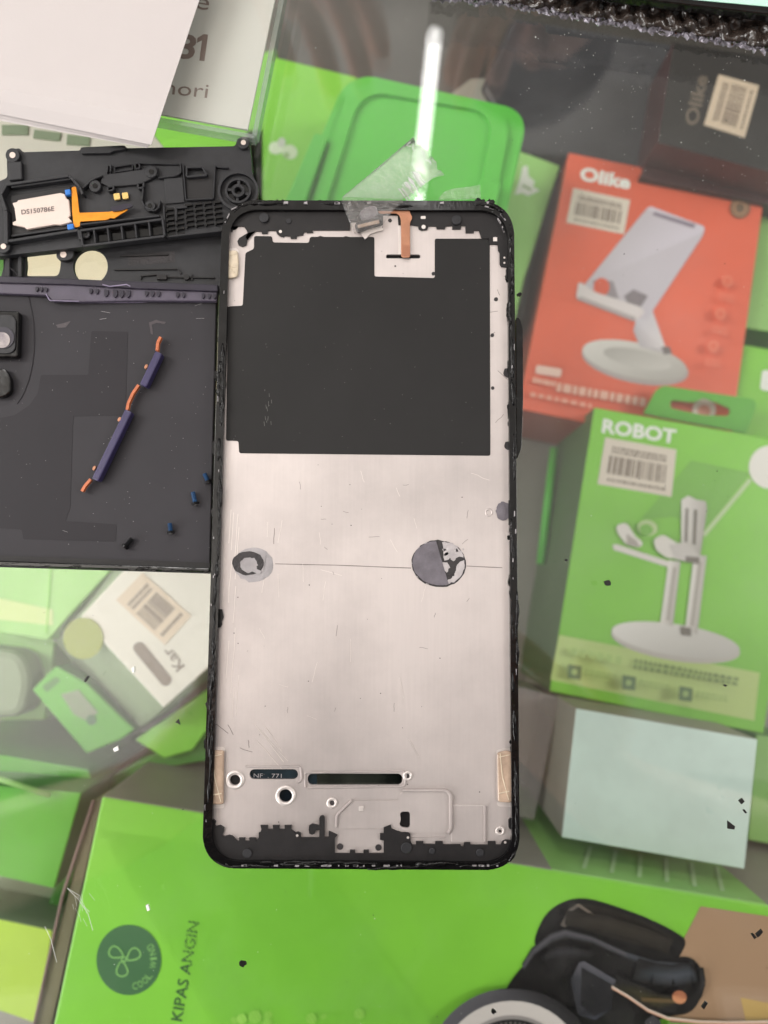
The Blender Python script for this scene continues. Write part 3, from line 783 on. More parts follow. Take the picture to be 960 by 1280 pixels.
# --- top cartons
cover_box('dark_filler', 'dark filler block added deep behind the green lid at the top edge', 'tray', [(335, -80), (1060, -30), (1060, 60), (640, 130), (440, 130), (330, 80)], -.165, ZS + .001, M['dark_filler'], group=None)  # dark block added to darken the area under the mirrored hands
gl = cover_box('emblem_carton', 'light green carton with a white plant emblem left of the orange carton', 'carton', [(640, 185), (700, 207), (655, 350), (640, 420), (560, 400), (585, 240)], -.15, ZS + .001, M['green_pale'], M['green_mid'])
items = [(I8([(10, 220), (30, 160), (40, 115), (58, 110), (62, 150), (85, 170), (80, 190), (105, 205), (60, 225), (40, 215)]), (226, 230, 220)),
         (I8([(40, 180), (75, 200), (70, 206), (38, 188)]), (140, 170, 110))]
ink('printed_emblem', items, -.1499, gl)
gt = cover_box('green_carton', 'yellowish green carton behind the white number card, white emblem half visible', 'carton', [(322, 66), (446, 96), (400, 275), (290, 275)], -.13, ZS + .001, M['green'], M['green_mid'])
items = [(I8([(0, 0), (1, 0), (1, 1)]), (200, 220, 180))]
items = [(ell(345, 185, 9, 8), (214, 226, 200)), (ell(362, 190, 10, 9, 20), (206, 220, 190)), (ell(352, 178, 5, 6), (196, 200, 190)), (ell(358, 194, 4), (150, 180, 120))]
ink('printed_emblem', items, -.1299, gt)

lid = thing('plastic_lid', 'bright green moulded plastic lid with rounded corners and a raised rim', 'lid', ctr([(500, 180)], -.1, ZS))
zl = -.098
outer = rounded([(436, 88), (662, 138), (628, 290), (350, 290)], [34, 30, 5, 5], 10)
slab('body', outer, -.135, zl, M['green_plastic'], lid, bev=.003, seg=4)
inner_o = rounded([(438, 100), (640, 143), (612, 290), (378, 290)], [30, 28, 5, 5], 10)
inner_i = rounded([(452, 112), (618, 140), (592, 290), (396, 290)], [30, 28, 5, 5], 10)
slab('rim', inner_o, zl, zl + .0022, M['green_plastic'], lid, holes=[list(reversed(inner_i))], bev=.0009)
slab('hinge_bar', rounded([(393, 166), (410, 170), (378, 262), (352, 262)], 3), zl, zl + .005, M['green_plastic'], lid, bev=.001)
slab('hinge_bar', rounded([(602, 222), (627, 228), (616, 272), (588, 272)], 3), zl, zl + .005, M['green_plastic'], lid, bev=.001)

dk = cover_box('dark_pouch', 'shiny dark grey plastic pouch between the green lid and black carton', 'pouch', [(640, 20), (850, 55), (812, 210), (705, 195), (650, 190), (600, 110)], -.15, -.17, M['sleeve'], bev=.003, group=None)
bk = cover_box('black_carton', 'black carton lettered vertically in dim print with a tan price sticker', 'carton', [(842, 52), (1010, 80), (1000, 225), (822, 178)], -.12, ZS + .001, M['black_card'], M['maroon'])
text('lettering', 'Olike', (871, 158), (885, 96), 17, -.1198, M['dim_ink'], bk, .03)
sticker([(898.5, 93), (949, 107), (931, 172), (880, 156)], -.1199, M['tan_sticker'], M['print_grey'], bk, 31, vert=True)
cover_box('maroon_carton', 'dark maroon carton front under the black carton, above the orange carton', 'carton', [(822, 172), (1010, 205), (1000, 262), (800, 222)], -.138, ZS + .001, M['maroon'], M['black_card'])
cover_box('grey_carton', 'pale grey carton corner showing behind the top right of the green lid', 'carton', [(588, 98), (640, 96), (668, 190), (640, 215), (560, 120)], -.152, ZS + .001, M['grey_card'])

# white carton with grey windows near the speaker bracket
wk = cover_box('window_carton', 'off white carton with grey windows behind the black speaker bracket', 'carton', [(-40, 130), (190, 165), (210, 190), (205, 230), (-40, 230)], -.05, -.09, M['white_card'], M['grey_green'])
joined('window', [rect(2, 156, 35, 168), [(43, 162), (76, 166), (74, 176), (41, 172)], [(84, 168), (112, 171), (111, 182), (83, 180)]], -.05, -.0495, M['grey_green'], wk)
cover_box('cream_carton', 'cream carton showing through the holes of the black bracket', 'carton', [(10, 270), (170, 270), (170, 390), (10, 390)], -.06, ZS + .001, M['cream'])
cover_box('green_carton', 'green carton lying beneath the speaker bracket at the left edge', 'carton', [(-60, 200), (330, 160), (330, 275), (-60, 300)], -.13, ZS + .001, M['green'], M['green_mid'])
cover_box('green_carton', 'green carton showing behind the lower right corner of the number card', 'carton', [(180, 120), (345, 60), (340, 240), (190, 240)], -.14, ZS + .001, M['green'], M['green_mid'])

# ================================================================== THINGS ON THE GLASS
# --- phone back cover
cz = .0028
cv = thing('back_cover', 'dark inner side of a phone back cover with a purple edge rail', 'phone cover', ctr([(130, 540)], 0, 0))
CO = [(-90, 340), (0, 346), (271, 364), (262, 717), (0, 709), (-90, 704)]
slab('panel', CO, 0.0003, cz, M['cover'], cv, bev=.0003)
def I5(pts): return [(x / 3.283, 330 + y / 3.283) for x, y in pts]
dk = I5([(375, 275), (525, 278), (515, 622), (300, 625), (288, 1000), (268, 1055), (478, 1068), (475, 1140), (95, 1130), (90, 1090), (0, 1085), (-200, 1085), (-200, 640), (0, 632), (60, 620), (120, 580), (155, 530), (168, 455), (362, 455)])
slab('bare_area', rounded(dk, 2.0, 3), cz, cz + .00006, M['cover_dark'], cv)
rail = slab('edge_rail', I5([(-250, 45), (0, 62), (895, 100), (890, 152), (560, 150), (330, 155), (290, 150), (215, 152), (190, 128), (0, 120), (-250, 110)]), cz, cz + .0016, M['purple'], cv, bev=.0003)
slab('rail_lip', I5([(-250, 30), (0, 48), (895, 84), (895, 112), (560, 100), (300, 84), (0, 76), (-250, 58)]), cz, cz + .0024, M['purple_dark'], cv, bev=.0003)
for (x, y, s) in [(150, 102, 1), (168, 103, 1), (188, 104, 1), (372, 110, 1.1), (397, 111, 1.1), (435, 118, 1.5), (472, 120, 1.6), (498, 121, 1.6), (525, 121, 1.6),
                  (600, 120, 1.15), (625, 121, 1.15), (650, 121, 1.15), (728, 125, 1.1), (752, 126, 1.1), (833, 130, 1.1), (857, 131, 1.1), (880, 131, 1.1)]:
    slab('clip', I5(rounded([(x - 5 * s, y - 10 * s), (x + 5 * s, y - 9 * s), (x + 6 * s, y + 3 * s), (x, y + 11 * s), (x - 5 * s, y + 8 * s)], 3)), cz + .0016, cz + .0021, M['purple_dark'], rail)
slab('bottom_lip', I5([(-250, 1205), (0, 1218), (860, 1248), (858, 1264), (0, 1240), (-250, 1228)]), cz, cz + .0012, M['gloss_black'], cv, bev=.0003)
slab('bottom_groove', I5([(-250, 1178), (0, 1196), (862, 1226), (860, 1248), (0, 1218), (-250, 1205)]), cz, cz + .0003, M['over_plastic'], cv)
rn = random.Random(5); g = []
for k in range(46):
    x = rn.uniform(0, 850); y = 1228 + x * .035 + rn.uniform(-7, 7); g.append(prism_geo(PX(I5(wob(rect(x, y, x + rn.uniform(6, 40), y + rn.uniform(2, 7)), 2, 2, k)), cz + .0005), cz, cz + .0008 + rn.uniform(0, .0009)))
many('glue_residue', g, M['glue'], cv)
rn = random.Random(61); g = []
for k in range(100):
    x, y = rn.uniform(0, 262), rn.uniform(372, 700); r = rn.uniform(.18, .45); g.append(prism_geo(PX(ell(x, y, r, n=5), cz + .00014), cz, cz + .00014))
for k in range(6):
    x, y = rn.uniform(20, 255), rn.uniform(378, 400) if k < 4 else rn.uniform(400, 690); L = rn.uniform(3, 12); an = rn.uniform(-.4, .6); g.append(prism_geo(PX(bar((x, y), (x + L * math.cos(an), y + L * math.sin(an)), .3), cz + .00012), cz, cz + .00012))
o = many('dust_specks', g, M['spot_halo'], cv); o['kind'] = 'stuff'
for q in ([(612, 240), (640, 230), (680, 238), (672, 246), (640, 240), (622, 250), (628, 290), (618, 285)], [(230, 250), (290, 235), (270, 260), (235, 262)]):
    slab('smear', wob(I5(q), .5, 2, 3), cz, cz + .00005, M['smear'], cv)
many('rail_burr', [loop(arcl(I5([(188, 122), (205, 150), (325, 153)]), 2), .9, cz + .0010, .0009), loop(I5([(330, 160), (560, 158), (700, 152)]), .5, cz, .0005), loop(I5([(420, 84), (450, 92), (520, 84), (535, 92)]), 1.3, cz + .002, .0006)], M['purple_pale'], cv)
cw = slab('camera_window', rounded(I5([(-90, 188), (78, 192), (74, 382), (-90, 385)]), 4), cz, cz + .0022, M['gloss_black'], cv, bev=.0004)
slab('inner_frame', rounded(I5([(-70, 205), (66, 208), (62, 366), (-70, 368)]), 9), cz + .0022, cz + .0026, M['black_plastic'], cw, bev=.0002)
slab('lens', ell(4, 422, 13.5), cz + .0026, cz + .0028, M['purple_dark'], cw)
slab('lens_glint', ell(2.5, 425, 10), cz + .0028, cz + .00295, M['glint_tone'], cw, bev=.0001)  # glint painted as a pale disc on the lens
slab('flash_window', rounded(I5([(-60, 425), (20, 428), (45, 470), (44, 525), (15, 548), (-60, 545)]), 4), cz, cz + .0018, M['gloss_black'], cv, bev=.0004)
# lighter arc around the camera opening
arc = [(x, y) for x, y in ell(0, 424, 43, 93, 0, 16, -75, 60)]
g = [tube_geo(PX(arc, cz + .00004), .00016, 5)]
many('ridge', g, M['cover'], cv)

# --- middle bracket
mb = thing('antenna_bracket', 'thin black plastic phone bracket with a round and a square opening', 'phone bracket', ctr([(140, 330)], 0, 0))
MB = [(4, 318), (25, 300), (280, 276), (294, 290), (292, 368), (190, 362), (0, 350), (4, 335)]
slab('plate', MB, 0.0003, .0016, M['black_plastic'], mb, holes=[list(reversed(ell(113, 333, 21.5, 22, n=28))), list(reversed(rounded([(31, 316), (74, 312), (76, 330), (73, 345), (31, 345), (33, 330)], 5)))], bev=.0002)
slab('side_post', rect(6, 318, 12, 346), .0016, .003, M['black_plastic'], mb, bev=.0002)
slab('side_post', rect(22, 318, 27, 346), .0016, .003, M['black_plastic'], mb, bev=.0002)
scb = slab('screw_boss', rounded([(70, 312), (92, 308), (92, 322), (84, 326), (70, 324)], 5), .0016, .003, M['black_plastic'], mb, bev=.0002)
slab('hole', ell(79, 318, 4), .003, .0031, M['label'], scb)
g = []
for a_, b_ in [((143, 337), (222, 336)), ((222, 336), (226, 342)), ((176, 345), (176, 349)), ((176, 345), (195, 343)), ((205, 346), (268, 347)), ((240, 343), (240, 350)), ((150, 320), (210, 318))]:
    g.append(prism_geo(PX(bar(a_, b_, 1.6), .002), .0016, .0021))
g.append(prism_geo(PX(rect(196, 343, 208, 349), .0024), .0016, .0024)); g.append(prism_geo(PX(ell(233, 346, 3.5), .0024), .0016, .0024))
many('moulded_rib', g, M['over_plastic'], mb)
slab('matt_patch', [(160, 318), (218, 314), (219, 328), (160, 332)], .0016, .00164, M['spot_dark'], mb)

# --- speaker bracket
sb = thing('speaker_bracket', 'black plastic speaker bracket with a pink white speaker and amber ribbon', 'phone bracket', ctr([(160, 245)], 0, .0016))
z0, z1 = .0022, .0046
SO = rounded([(8, 187), (25, 185), (28, 190), (100, 188), (101, 184), (156, 181.5), (158, 185), (294, 182.5), (297, 172), (311, 171), (314, 198), (315, 216), (323, 234), (318, 262), (295, 288), (204, 296), (100, 309), (0, 320), (-30, 322), (-30, 240), (0, 226), (9, 222)], 3, 4)
slab('base_plate', SO, z0, z1, M['black_plastic'], sb, bev=.0003)
def Z6(pts): return [(x / 2.909, 160 + y / 2.909) for x, y in pts]
def rib(pts, wd, h, name='moulded_rib', closed=False, mm='black_plastic'):
    g = []
    q = Z6(pts)
    for i in range(len(q) - (0 if closed else 1)):
        g.append(prism_geo(PX(bar(q[i], q[(i + 1) % len(q)], wd), z1 + h), z1 - .0001, z1 + h))
    o = many(name, g, M[mm], sb); bevel(o, .00012, 1); return o
# bosses
for (x, y, r) in [(45, 98, 26), (12, 430, 24), (885, 52, 22), (550, 158, 22), (345, 210, 22), (545, 282, 20), (310, 385, 16)]:
    c = Z6([(x, y)])[0]
    bs = slab('screw_boss', ell(c[0], c[1], r / 2.909, n=20), z1, z1 + .0012, M['black_plastic'], sb, bev=.0002)
    slab('hole', ell(c[0], c[1], r / 2.909 * .42, n=14), z1 + .0012, z1 + .0013, M['label'] if (x, y) in ((45, 98), (12, 430), (885, 52)) else M['gloss_black'], bs)
slab('top_tab', Z6([(292, 70), (455, 64), (458, 76), (415, 82), (400, 90), (295, 92)]), z1, z1 + .001, M['black_plastic'], sb, bev=.0002)
slab('side_post', Z6([(30, 122), (78, 120), (80, 185), (30, 190)]), z1, z1 + .0012, M['black_plastic'], sb, bev=.0003)
# speaker box walls
rib([(20, 205), (250, 172), (268, 190), (290, 215), (300, 240)], 3.2, .0022)
rib([(40, 214), (255, 184)], 2.2, .0016)
rib([(20, 205), (0, 240), (20, 300), (22, 420)], 4.5, .0022)
rib([(20, 412), (285, 370), (290, 405)], 3.5, .002)
rib([(40, 392), (268, 360)], 2.4, .0014)
spk = slab('speaker', Z6([(38, 245), (255, 210), (275, 365), (42, 395)]), z1, z1 + .0006, M['over_plastic'], sb, bev=.0002)
lb = slab('speaker_label', Z6([(44, 272), (62, 268), (64, 262), (220, 235), (236, 240), (240, 255), (250, 260), (256, 318), (248, 324), (262, 340), (220, 352), (200, 350), (96, 368), (88, 360), (45, 352), (45, 342), (58, 336), (52, 290)]), z1 + .0006, z1 + .0015, M['label'], spk, bev=.0002)
text('lettering', 'DS150786E', (27, 268), (68, 263.5), 6.3, z1 + .00156, M['print_dark'], spk, .01)
slab('blue_seal', Z6([(234, 224), (254, 221), (257, 240), (238, 244)]), z1 + .0006, z1 + .002, M['blue'], spk, bev=.0002)
slab('blue_seal', Z6([(242, 350), (266, 346), (268, 366), (246, 370)]), z1 + .0006, z1 + .002, M['blue'], spk, bev=.0002)
slab('speaker_ribbon', Z6(rounded([(260, 215), (276, 212), (282, 250), (288, 308), (400, 304), (440, 290), (468, 284), (462, 300), (440, 312), (414, 330), (402, 326), (390, 334), (290, 340), (292, 358), (268, 362), (262, 300)], 5, 3)), z1 + .0012, z1 + .0015, M['gold_flex'], sb, bev=.0001)
slab('ribbon_end', Z6(rounded([(400, 288), (450, 276), (478, 274), (482, 286), (440, 300), (410, 304)], 5, 3)), z1 + .0016, z1 + .0019, M['purple_dark'], sb)
slab('gold_contact', Z6(rounded([(412, 239), (434, 236), (437, 258), (415, 261)], 3, 3)), z1 + .0004, z1 + .0009, M['gold'], sb)
slab('gold_contact', Z6(rounded([(443, 236), (464, 233), (467, 255), (446, 258)], 3, 3)), z1 + .0004, z1 + .0009, M['gold'], sb)
# rib compartments
rib([(290, 372), (590, 330), (598, 392), (300, 428)], 3.0, .002, closed=True)
for x in (340, 390, 440, 490, 540): rib([(x, 366 - (x - 340) * .14), (x + 6, 418 - (x - 340) * .13)], 2.2, .0018)
slab('deep_floor', Z6([(345, 366), (586, 334), (592, 386), (350, 416)]), z1, z1 + .0002, M['gloss_black'], sb)
rib([(290, 350), (580, 318)], 2.2, .0024)
# upper ribs and terraces
slab('terrace', Z6([(370, 170), (520, 148), (545, 132), (572, 140), (575, 172), (540, 190), (520, 200), (500, 205), (400, 214), (365, 200)]), z1, z1 + .0008, M['black_plastic'], sb, bev=.0003)
rib([(300, 218), (330, 190), (350, 180), (372, 172)], 2, .0014)
rib([(390, 132), (388, 160)], 2.2, .001); rib([(402, 130), (401, 158)], 2, .001)
rib([(415, 140), (480, 130), (482, 150), (418, 158)], 1.4, .0009, closed=True)
rib([(490, 128), (505, 126), (508, 145), (492, 148)], 2, .001, closed=True)
rib([(505, 128), (650, 130)], 1.3, .0007); rib([(655, 125), (658, 160), (640, 172), (575, 180)], 1.8, .001)
rib([(390, 214), (412, 210), (412, 224), (392, 228)], 2.2, .0014, closed=True)
rib([(500, 200), (522, 196), (520, 215), (502, 218)], 2.4, .0014, closed=True)
rib([(520, 218), (515, 262), (525, 285), (560, 300), (575, 290), (582, 262)], 2, .0016)
rib([(665, 130), (675, 260), (775, 255), (782, 130), (790, 140), (830, 142)], 1.8, .001)
slab('clip_pocket', Z6([(678, 176), (748, 174), (778, 180), (778, 258), (682, 268)]), z1, z1 + .0003, M['over_plastic'], sb)
rib([(678, 142), (735, 140), (752, 170), (678, 176)], 2.4, .0014, closed=True)
slab('step', Z6([(595, 182), (665, 178), (672, 270), (602, 276)]), z1, z1 + .0005, M['black_plastic'], sb, bev=.0002)
# ring
cx, cy = 297.5, 238
for (r, wd, h) in ((24, 3.2, .001), (15, 2.6, .0012), (6.5, 3.6, .0014)):
    many('ring', [prism_geo(PX(bar(p, q, wd), z1 + h), z1 - .0001, z1 + h) for p, q in zip(ell(cx, cy, r, r * .96, n=28), ell(cx, cy, r, r * .96, n=28)[1:] + ell(cx, cy, r, r * .96, n=28)[:1])], M['black_plastic'], sb)
for an in (20, 95, 185, 275):
    c, s = math.cos(math.radians(an)), math.sin(math.radians(an))
    slab('spoke', bar((cx + 7 * c, cy + 7 * s), (cx + 14.5 * c, cy + 14.5 * s), 3.2), z1, z1 + .001, M['black_plastic'], sb)
slab('ring_floor', ell(cx, cy, 13.5), z1, z1 + .0002, M['gloss_black'], sb)
# grid of small cells
g = []
for r in range(6):
    for c in range(6):
        x = 602 + c * 35 + r * 1.5; y = 284 + r * 18.5 - c * 3.6 + (8 if c < 2 else 0)
        if r == 5 and c > 1: continue
        g.append(prism_geo(PX(Z6([(x, y), (x + 26, y - 3), (x + 27, y + 4), (x + 4, y + 7), (x + 4, y + 13), (x, y + 13)]), z1 + .0008), z1, z1 + .0008))
o = many('grid_cells', g, M['gloss_black'], sb); o['kind'] = 'stuff'
rib([(595, 280), (600, 395), (800, 372)], 2.4, .001)
rib([(640, 338), (640, 290), (680, 286)], 2.4, .001)

# --- phone frame
ph = thing('phone_chassis', 'stripped phone frame with bare silver metal plate and black graphite sheet', 'phone frame', ctr([(455, 670)], 0, 0))
zp = .0046; zrim = .0061
OUT = [(278, 250), (642.5, 251), (650, 1088), (252, 1085.5)]
INN = [(287.5, 262), (634.5, 263), (640, 1078), (264, 1076)]
outer = rounded(OUT, 40, 10); inner = rounded(INN, 32, 10)
def at(z, pts, zref): # keep the wall vertical: outlines traced at rim level
    return [(v.x, v.y) for v in PX(pts, zref)]
V, F = prism_geo(at(zrim, outer, zrim), .0006, zrim, [list(reversed(at(zrim, inner, zrim)))])
rim = mk('rim', V, F, M['gloss_black'], ph); bevel(rim, .0007, 3, 50)
for p in rim.data.polygons: p.use_smooth = False
V, F = prism_geo(at(zrim, rounded([(280, 252), (641, 253), (648, 1086), (255, 1083)], 38, 10), zrim), .0008, .0036, []); mk('tray', V, F, M['over_plastic'], ph)
PLATE = rounded([(283, 256), (639, 257), (645, 1082), (258, 1080)], 30, 8)
slot1 = rrect(312, 961.5, 372.5, 974, 6); slot2 = rrect(384.5, 967, 503, 981, 6)
h1 = ell(357, 994.6, 8, n=20); h2 = ell(293.7, 975, 6.5, n=18)
hA = rounded([(482.5, 318), (525.5, 318), (525.5, 323), (482.5, 323)], 2, 3)
hB = rounded([(500, 1017), (502, 1014.5), (511, 1014.5), (512.5, 1017), (512.5, 1033), (510, 1035), (502, 1034), (499, 1031), (501, 1025)], 2, 3)
plate = slab('metal_plate', PLATE, .0040, zp, M['metal'], ph, holes=[list(reversed(h)) for h in (slot1, slot2, h1, h2, hA, hB)])
slab('slot_floor', rrect(308, 958, 376, 978, 4), .0036, .0037, M['slot'], plate)
slab('slot_floor', rrect(381, 963, 507, 985, 4), .0036, .0037, M['slot_refl'], plate)
slab('slot_floor', rrect(384, 966, 396, 982, 3), .0037, .0038, M['slot'], plate)  # darker left end of the painted slot reflection
slab('lens', ell(357, 994.6, 9), .0036, .0042, M['lens'], plate)
text('lettering', 'NF  . 771', (317, 972), (352, 972.5), 5, .0038, M['spot_halo'], plate)
def torus_geo(cx, cy, r, wd, z, h, ry=None, n=28):
    a = ell(cx, cy, r, ry or r, n=n); V = []; F = []
    for (x, y) in a:
        ux, uy = (x - cx) / r, (y - cy) / (ry or r)
        for (o_, hh) in ((-wd, 0), (-wd * .5, h), (wd * .5, h), (wd, 0)):
            V.append(P(x + ux * o_, y + uy * o_, z + hh))
    for i in range(n):
        for k in range(3):
            p, q = i * 4 + k, ((i + 1) % n) * 4 + k; F.append([p, p + 1, q + 1, q])
    return V, F
for (x, y, r, wd) in ((293.7, 975, 9.5, 2.6), (357, 994.6, 10.5, 2.4), (415, 1003.7, 5, 2), (509.5, 970, 4.5, 1.8), (625, 1038.8, 4.5, 1.6)):
    V, F = torus_geo(x, y, r, wd, zp, .00035); mk('collar', V, F, M['metal_pale'], plate, smooth=True)
for (x, y, r) in ((415.5, 1003.5, 3.2), (509.5, 970, 2.6), (625, 1038.8, 1.6)):
    slab('hole', ell(x, y, r, n=14), zp, zp + .00008, M['spot_dark'], plate)
# pressed panels
EP = rounded([(438, 1001), (497, 1001), (501, 989), (562, 988.5), (563, 1041), (514, 1041), (480, 1035.5), (421, 1035.5), (420.5, 1020)], [3, 2, 6, 9, 5, 3, 3, 5, 4], 5)
slab('pressed_panel', EP, zp - .0001, zp + .00028, M['metal'], plate, bev=.00027, holes=[list(reversed(hB))])
slab('pressed_panel', rounded([(563.5, 1006), (606, 1006.5), (606, 1054), (563.5, 1054)], 3), zp - .0001, zp + .00018, M['metal'], plate, bev=.00017)
many('pressed_ridge', [loop(arcl([(503, 988), (558, 988), (563.5, 994), (563.5, 1036), (560, 1042)], 6), 2.6, zp + .0001, .0008), loop([(606, 1008), (606, 1052)], 1.8, zp, .0006),
     loop(arcl([(440, 1000.5), (421, 1019), (420.5, 1034)], 4), 2.0, zp + .0001, .0006),
     loop(arcl([(307, 958), (376, 958), (377.5, 975), (372, 978.5)], 4), 1.5, zp, .00025), loop(arcl([(382, 984), (381, 966), (504, 963.5), (507.5, 968), (506, 983), (384, 985)], 4), 1.6, zp, .0003),
     loop(arcl([(478, 1044), (513, 1046), (556, 1046.5)], 2), 1.2, zp, .0002)], M['metal'], plate, smooth=False)
slab('pressed_dimple', rect(448.5, 1008, 454.5, 1014), zp + .00028, zp + .0005, M['metal_pale'], plate, bev=.0001)

# overmoulded black plastic along top and bottom
zov = zp + .0004
TE = [(276, 289), (290.6, 289), (290.6, 282.7), (305, 282.7), (308, 287.5), (309.5, 291), (307, 296.5), (309, 300), (308, 306), (303, 308.3), (298, 306), (296.6, 301.5), (299, 297.5), (303.5, 296), (309, 291.5), (313, 292.5), (316.7, 291),
      (318.8, 289), (326.7, 289), (327.5, 292), (334.4, 292), (335, 288), (344.8, 288), (346, 291.5), (350, 295), (354.5, 296.5), (355.2, 294.6), (362.5, 295), (363.5, 298), (370.8, 298), (371.5, 294.6), (378.8, 293.7), (380.2, 289.5), (383, 289.5), (383.5, 291), (391.7, 290.6), (390, 287.5), (437.5, 287.5), (438.2, 277), (446, 277), (450, 284),
      (478.5, 284), (478.9, 268.6), (497, 268.6), (498, 281), (513.9, 281), (522.6, 282.5), (523.3, 286), (527, 288), (534, 287), (535.7, 282.5), (545.2, 282.5), (546, 286), (556, 286), (557, 282.5), (565, 282), (565.6, 286.4), (576, 286.4), (577, 282), (581.8, 282), (582.2, 291), (592.3, 291), (592.3, 288), (598.7, 288), (602, 298), (611.3, 298.2), (611.3, 305.4), (622, 305.4), (622.6, 313), (624.7, 316), (624.7, 330), (626.8, 333.5), (640, 334)]
TOPO = [(640, 300), (630, 272), (606, 257.5), (315, 256.5), (292, 268), (278, 285)]
om = slab('overmoulding', TE + TOPO, zp - .0003, zov, M['over_plastic'], ph)
for (x, y, r) in ((330, 271.5, 6), (571, 274.5, 6)):
    pg = slab('peg', ell(x, y, r, n=20), zov, zov + .0007, M['black_plastic'], om, bev=.0002)
slab('peg', ell(361, 276, 3.2, n=14), zov, zov + .0003, M['black_plastic'], om, bev=.0001)
slab('window', rounded([(526, 270), (532, 270), (532, 273.5), (526, 273.5)], 1), zov, zov + .0001, M['metal_pale'], om)
slab('window', ell(529.5, 283.5, 2.6, n=12), zov, zov + .0001, M['metal_pale'], om)
slab('window', ell(350.5, 289.3, 2, n=10), zov, zov + .0001, M['metal_pale'], om)
slab('window', rect(616.5, 296.5, 621.5, 301.5), zov, zov + .0001, M['metal_pale'], om)
for y in (322, 328.5): slab('window', ell(630.5, y, 1.3, n=8), zov, zov + .0001, M['metal_pale'], om)
BE = [(258, 1024), (262, 1023.5), (266, 1023.5), (269.8, 1027), (268.5, 1031.5), (270, 1033), (275, 1031.5), (280, 1035), (279.5, 1040), (277.5, 1045), (281, 1045.5), (286, 1044), (290, 1045), (292.7, 1047.5), (296, 1051.5), (299, 1051.5), (298.6, 1047.5), (306.4, 1047.5), (305.8, 1051.5), (312, 1051.5), (311.3, 1047.5), (319.6, 1047.5), (320, 1050.8), (323.3, 1047.5), (323.3, 1041), (325.5, 1040.5), (326.6, 1036.6), (325.5, 1031.8), (334.9, 1031.8), (334.2, 1036.6), (341.4, 1036.6), (340.8, 1031.8), (349.5, 1031.8), (348.9, 1036.6), (356, 1036.6), (355.5, 1031.8), (364.4, 1031.8), (363.8, 1037), (369.2, 1041), (372, 1040), (375.8, 1041.5), (376.2, 1047), (399, 1047), (399.2, 1037.5), (395, 1038), (393.5, 1042), (390, 1043.5), (386.5, 1042), (385.8, 1037), (386.5, 1032), (390, 1030), (394.5, 1031), (399.2, 1032), (399, 1023), (400.5, 1020), (404, 1019.5), (405.8, 1022), (405.8, 1046.4), (410.8, 1046.4), (410.8, 1039), (421.7, 1044), (418.5, 1047.5), (418.5, 1066.8), (437, 1067), (437.5, 1062.8), (443.6, 1062.8), (444, 1067), (454.2, 1067), (454.4, 1062.8), (461, 1062.8), (461, 1066.8), (479.5, 1066.8),
      (479.5, 1050.8), (475, 1049.7), (475, 1042), (479.5, 1042), (479.5, 1034.4), (488.3, 1031), (489.4, 1035.5), (501.4, 1041), (510, 1040.5), (513, 1043), (513.4, 1051.9), (515.6, 1056.3), (520, 1056.3), (520, 1051.9), (529.2, 1051.9), (529.2, 1055.2), (544, 1055.6), (544.5, 1051.9), (553.5, 1051.9), (553.9, 1055.8), (575.8, 1055.8), (576.5, 1058.4), (579.5, 1058.4), (580.2, 1053), (587.8, 1053), (588.3, 1056.3), (609.7, 1056.3), (610.1, 1051.9), (619.5, 1051.9), (620, 1056.3), (626, 1056.3), (628, 1052), (632, 1050), (637, 1050.5), (644, 1049.7)]
BOTO = [(643, 1058), (632, 1072), (612, 1080), (290, 1078), (270, 1068), (260, 1050)]
bo = slab('overmoulding', BE + BOTO, zp - .0003, zp + .0006, M['over_plastic'], ph)
for (x, y, r) in ((309, 1067, 6), (508, 1060, 7), (600, 1066, 5), (540, 1064, 4)): slab('peg', ell(x, y, r, n=18), zp + .0006, zp + .0009, M['black_plastic'], bo, bev=.0002)
for (x, y) in ((371.5, 1044.5), (510, 1047), (631.5, 1053)): slab('window', ell(x, y, 1.6, n=10), zp + .0006, zp + .0007, M['metal_pale'], bo)
slab('bracket_tab', rounded([(635.5, 1024), (642, 1021), (642, 1038), (636, 1036)], 2), zp, zp + .0005, M['over_plastic'], ph)
for (x, y) in ((425, 1058.4), (473, 1059.5)): slab('hole', ell(x, y, 4, n=16), zp, zp + .00015, M['spot_dark'], plate)

# graphite sheet
GS = rounded([(317.5, 295), (340, 295.3), (341, 303), (386, 303.6), (387.5, 296), (398, 296), (400, 294.5), (404, 296), (430, 296.2), (432, 294.8), (436, 296.2), (468, 296.2), (468, 345.5), (543.5, 347.5), (543.5, 298.3), (612.2, 298.3), (613, 569.6), (299, 566.5), (298, 551.3), (282.5, 550.6), (285, 383), (303.4, 382), (306.8, 316), (317.5, 311)], 2.2, 3)
slab('graphite_sheet', GS, zp, zp + .00012, M['graphite'], ph)
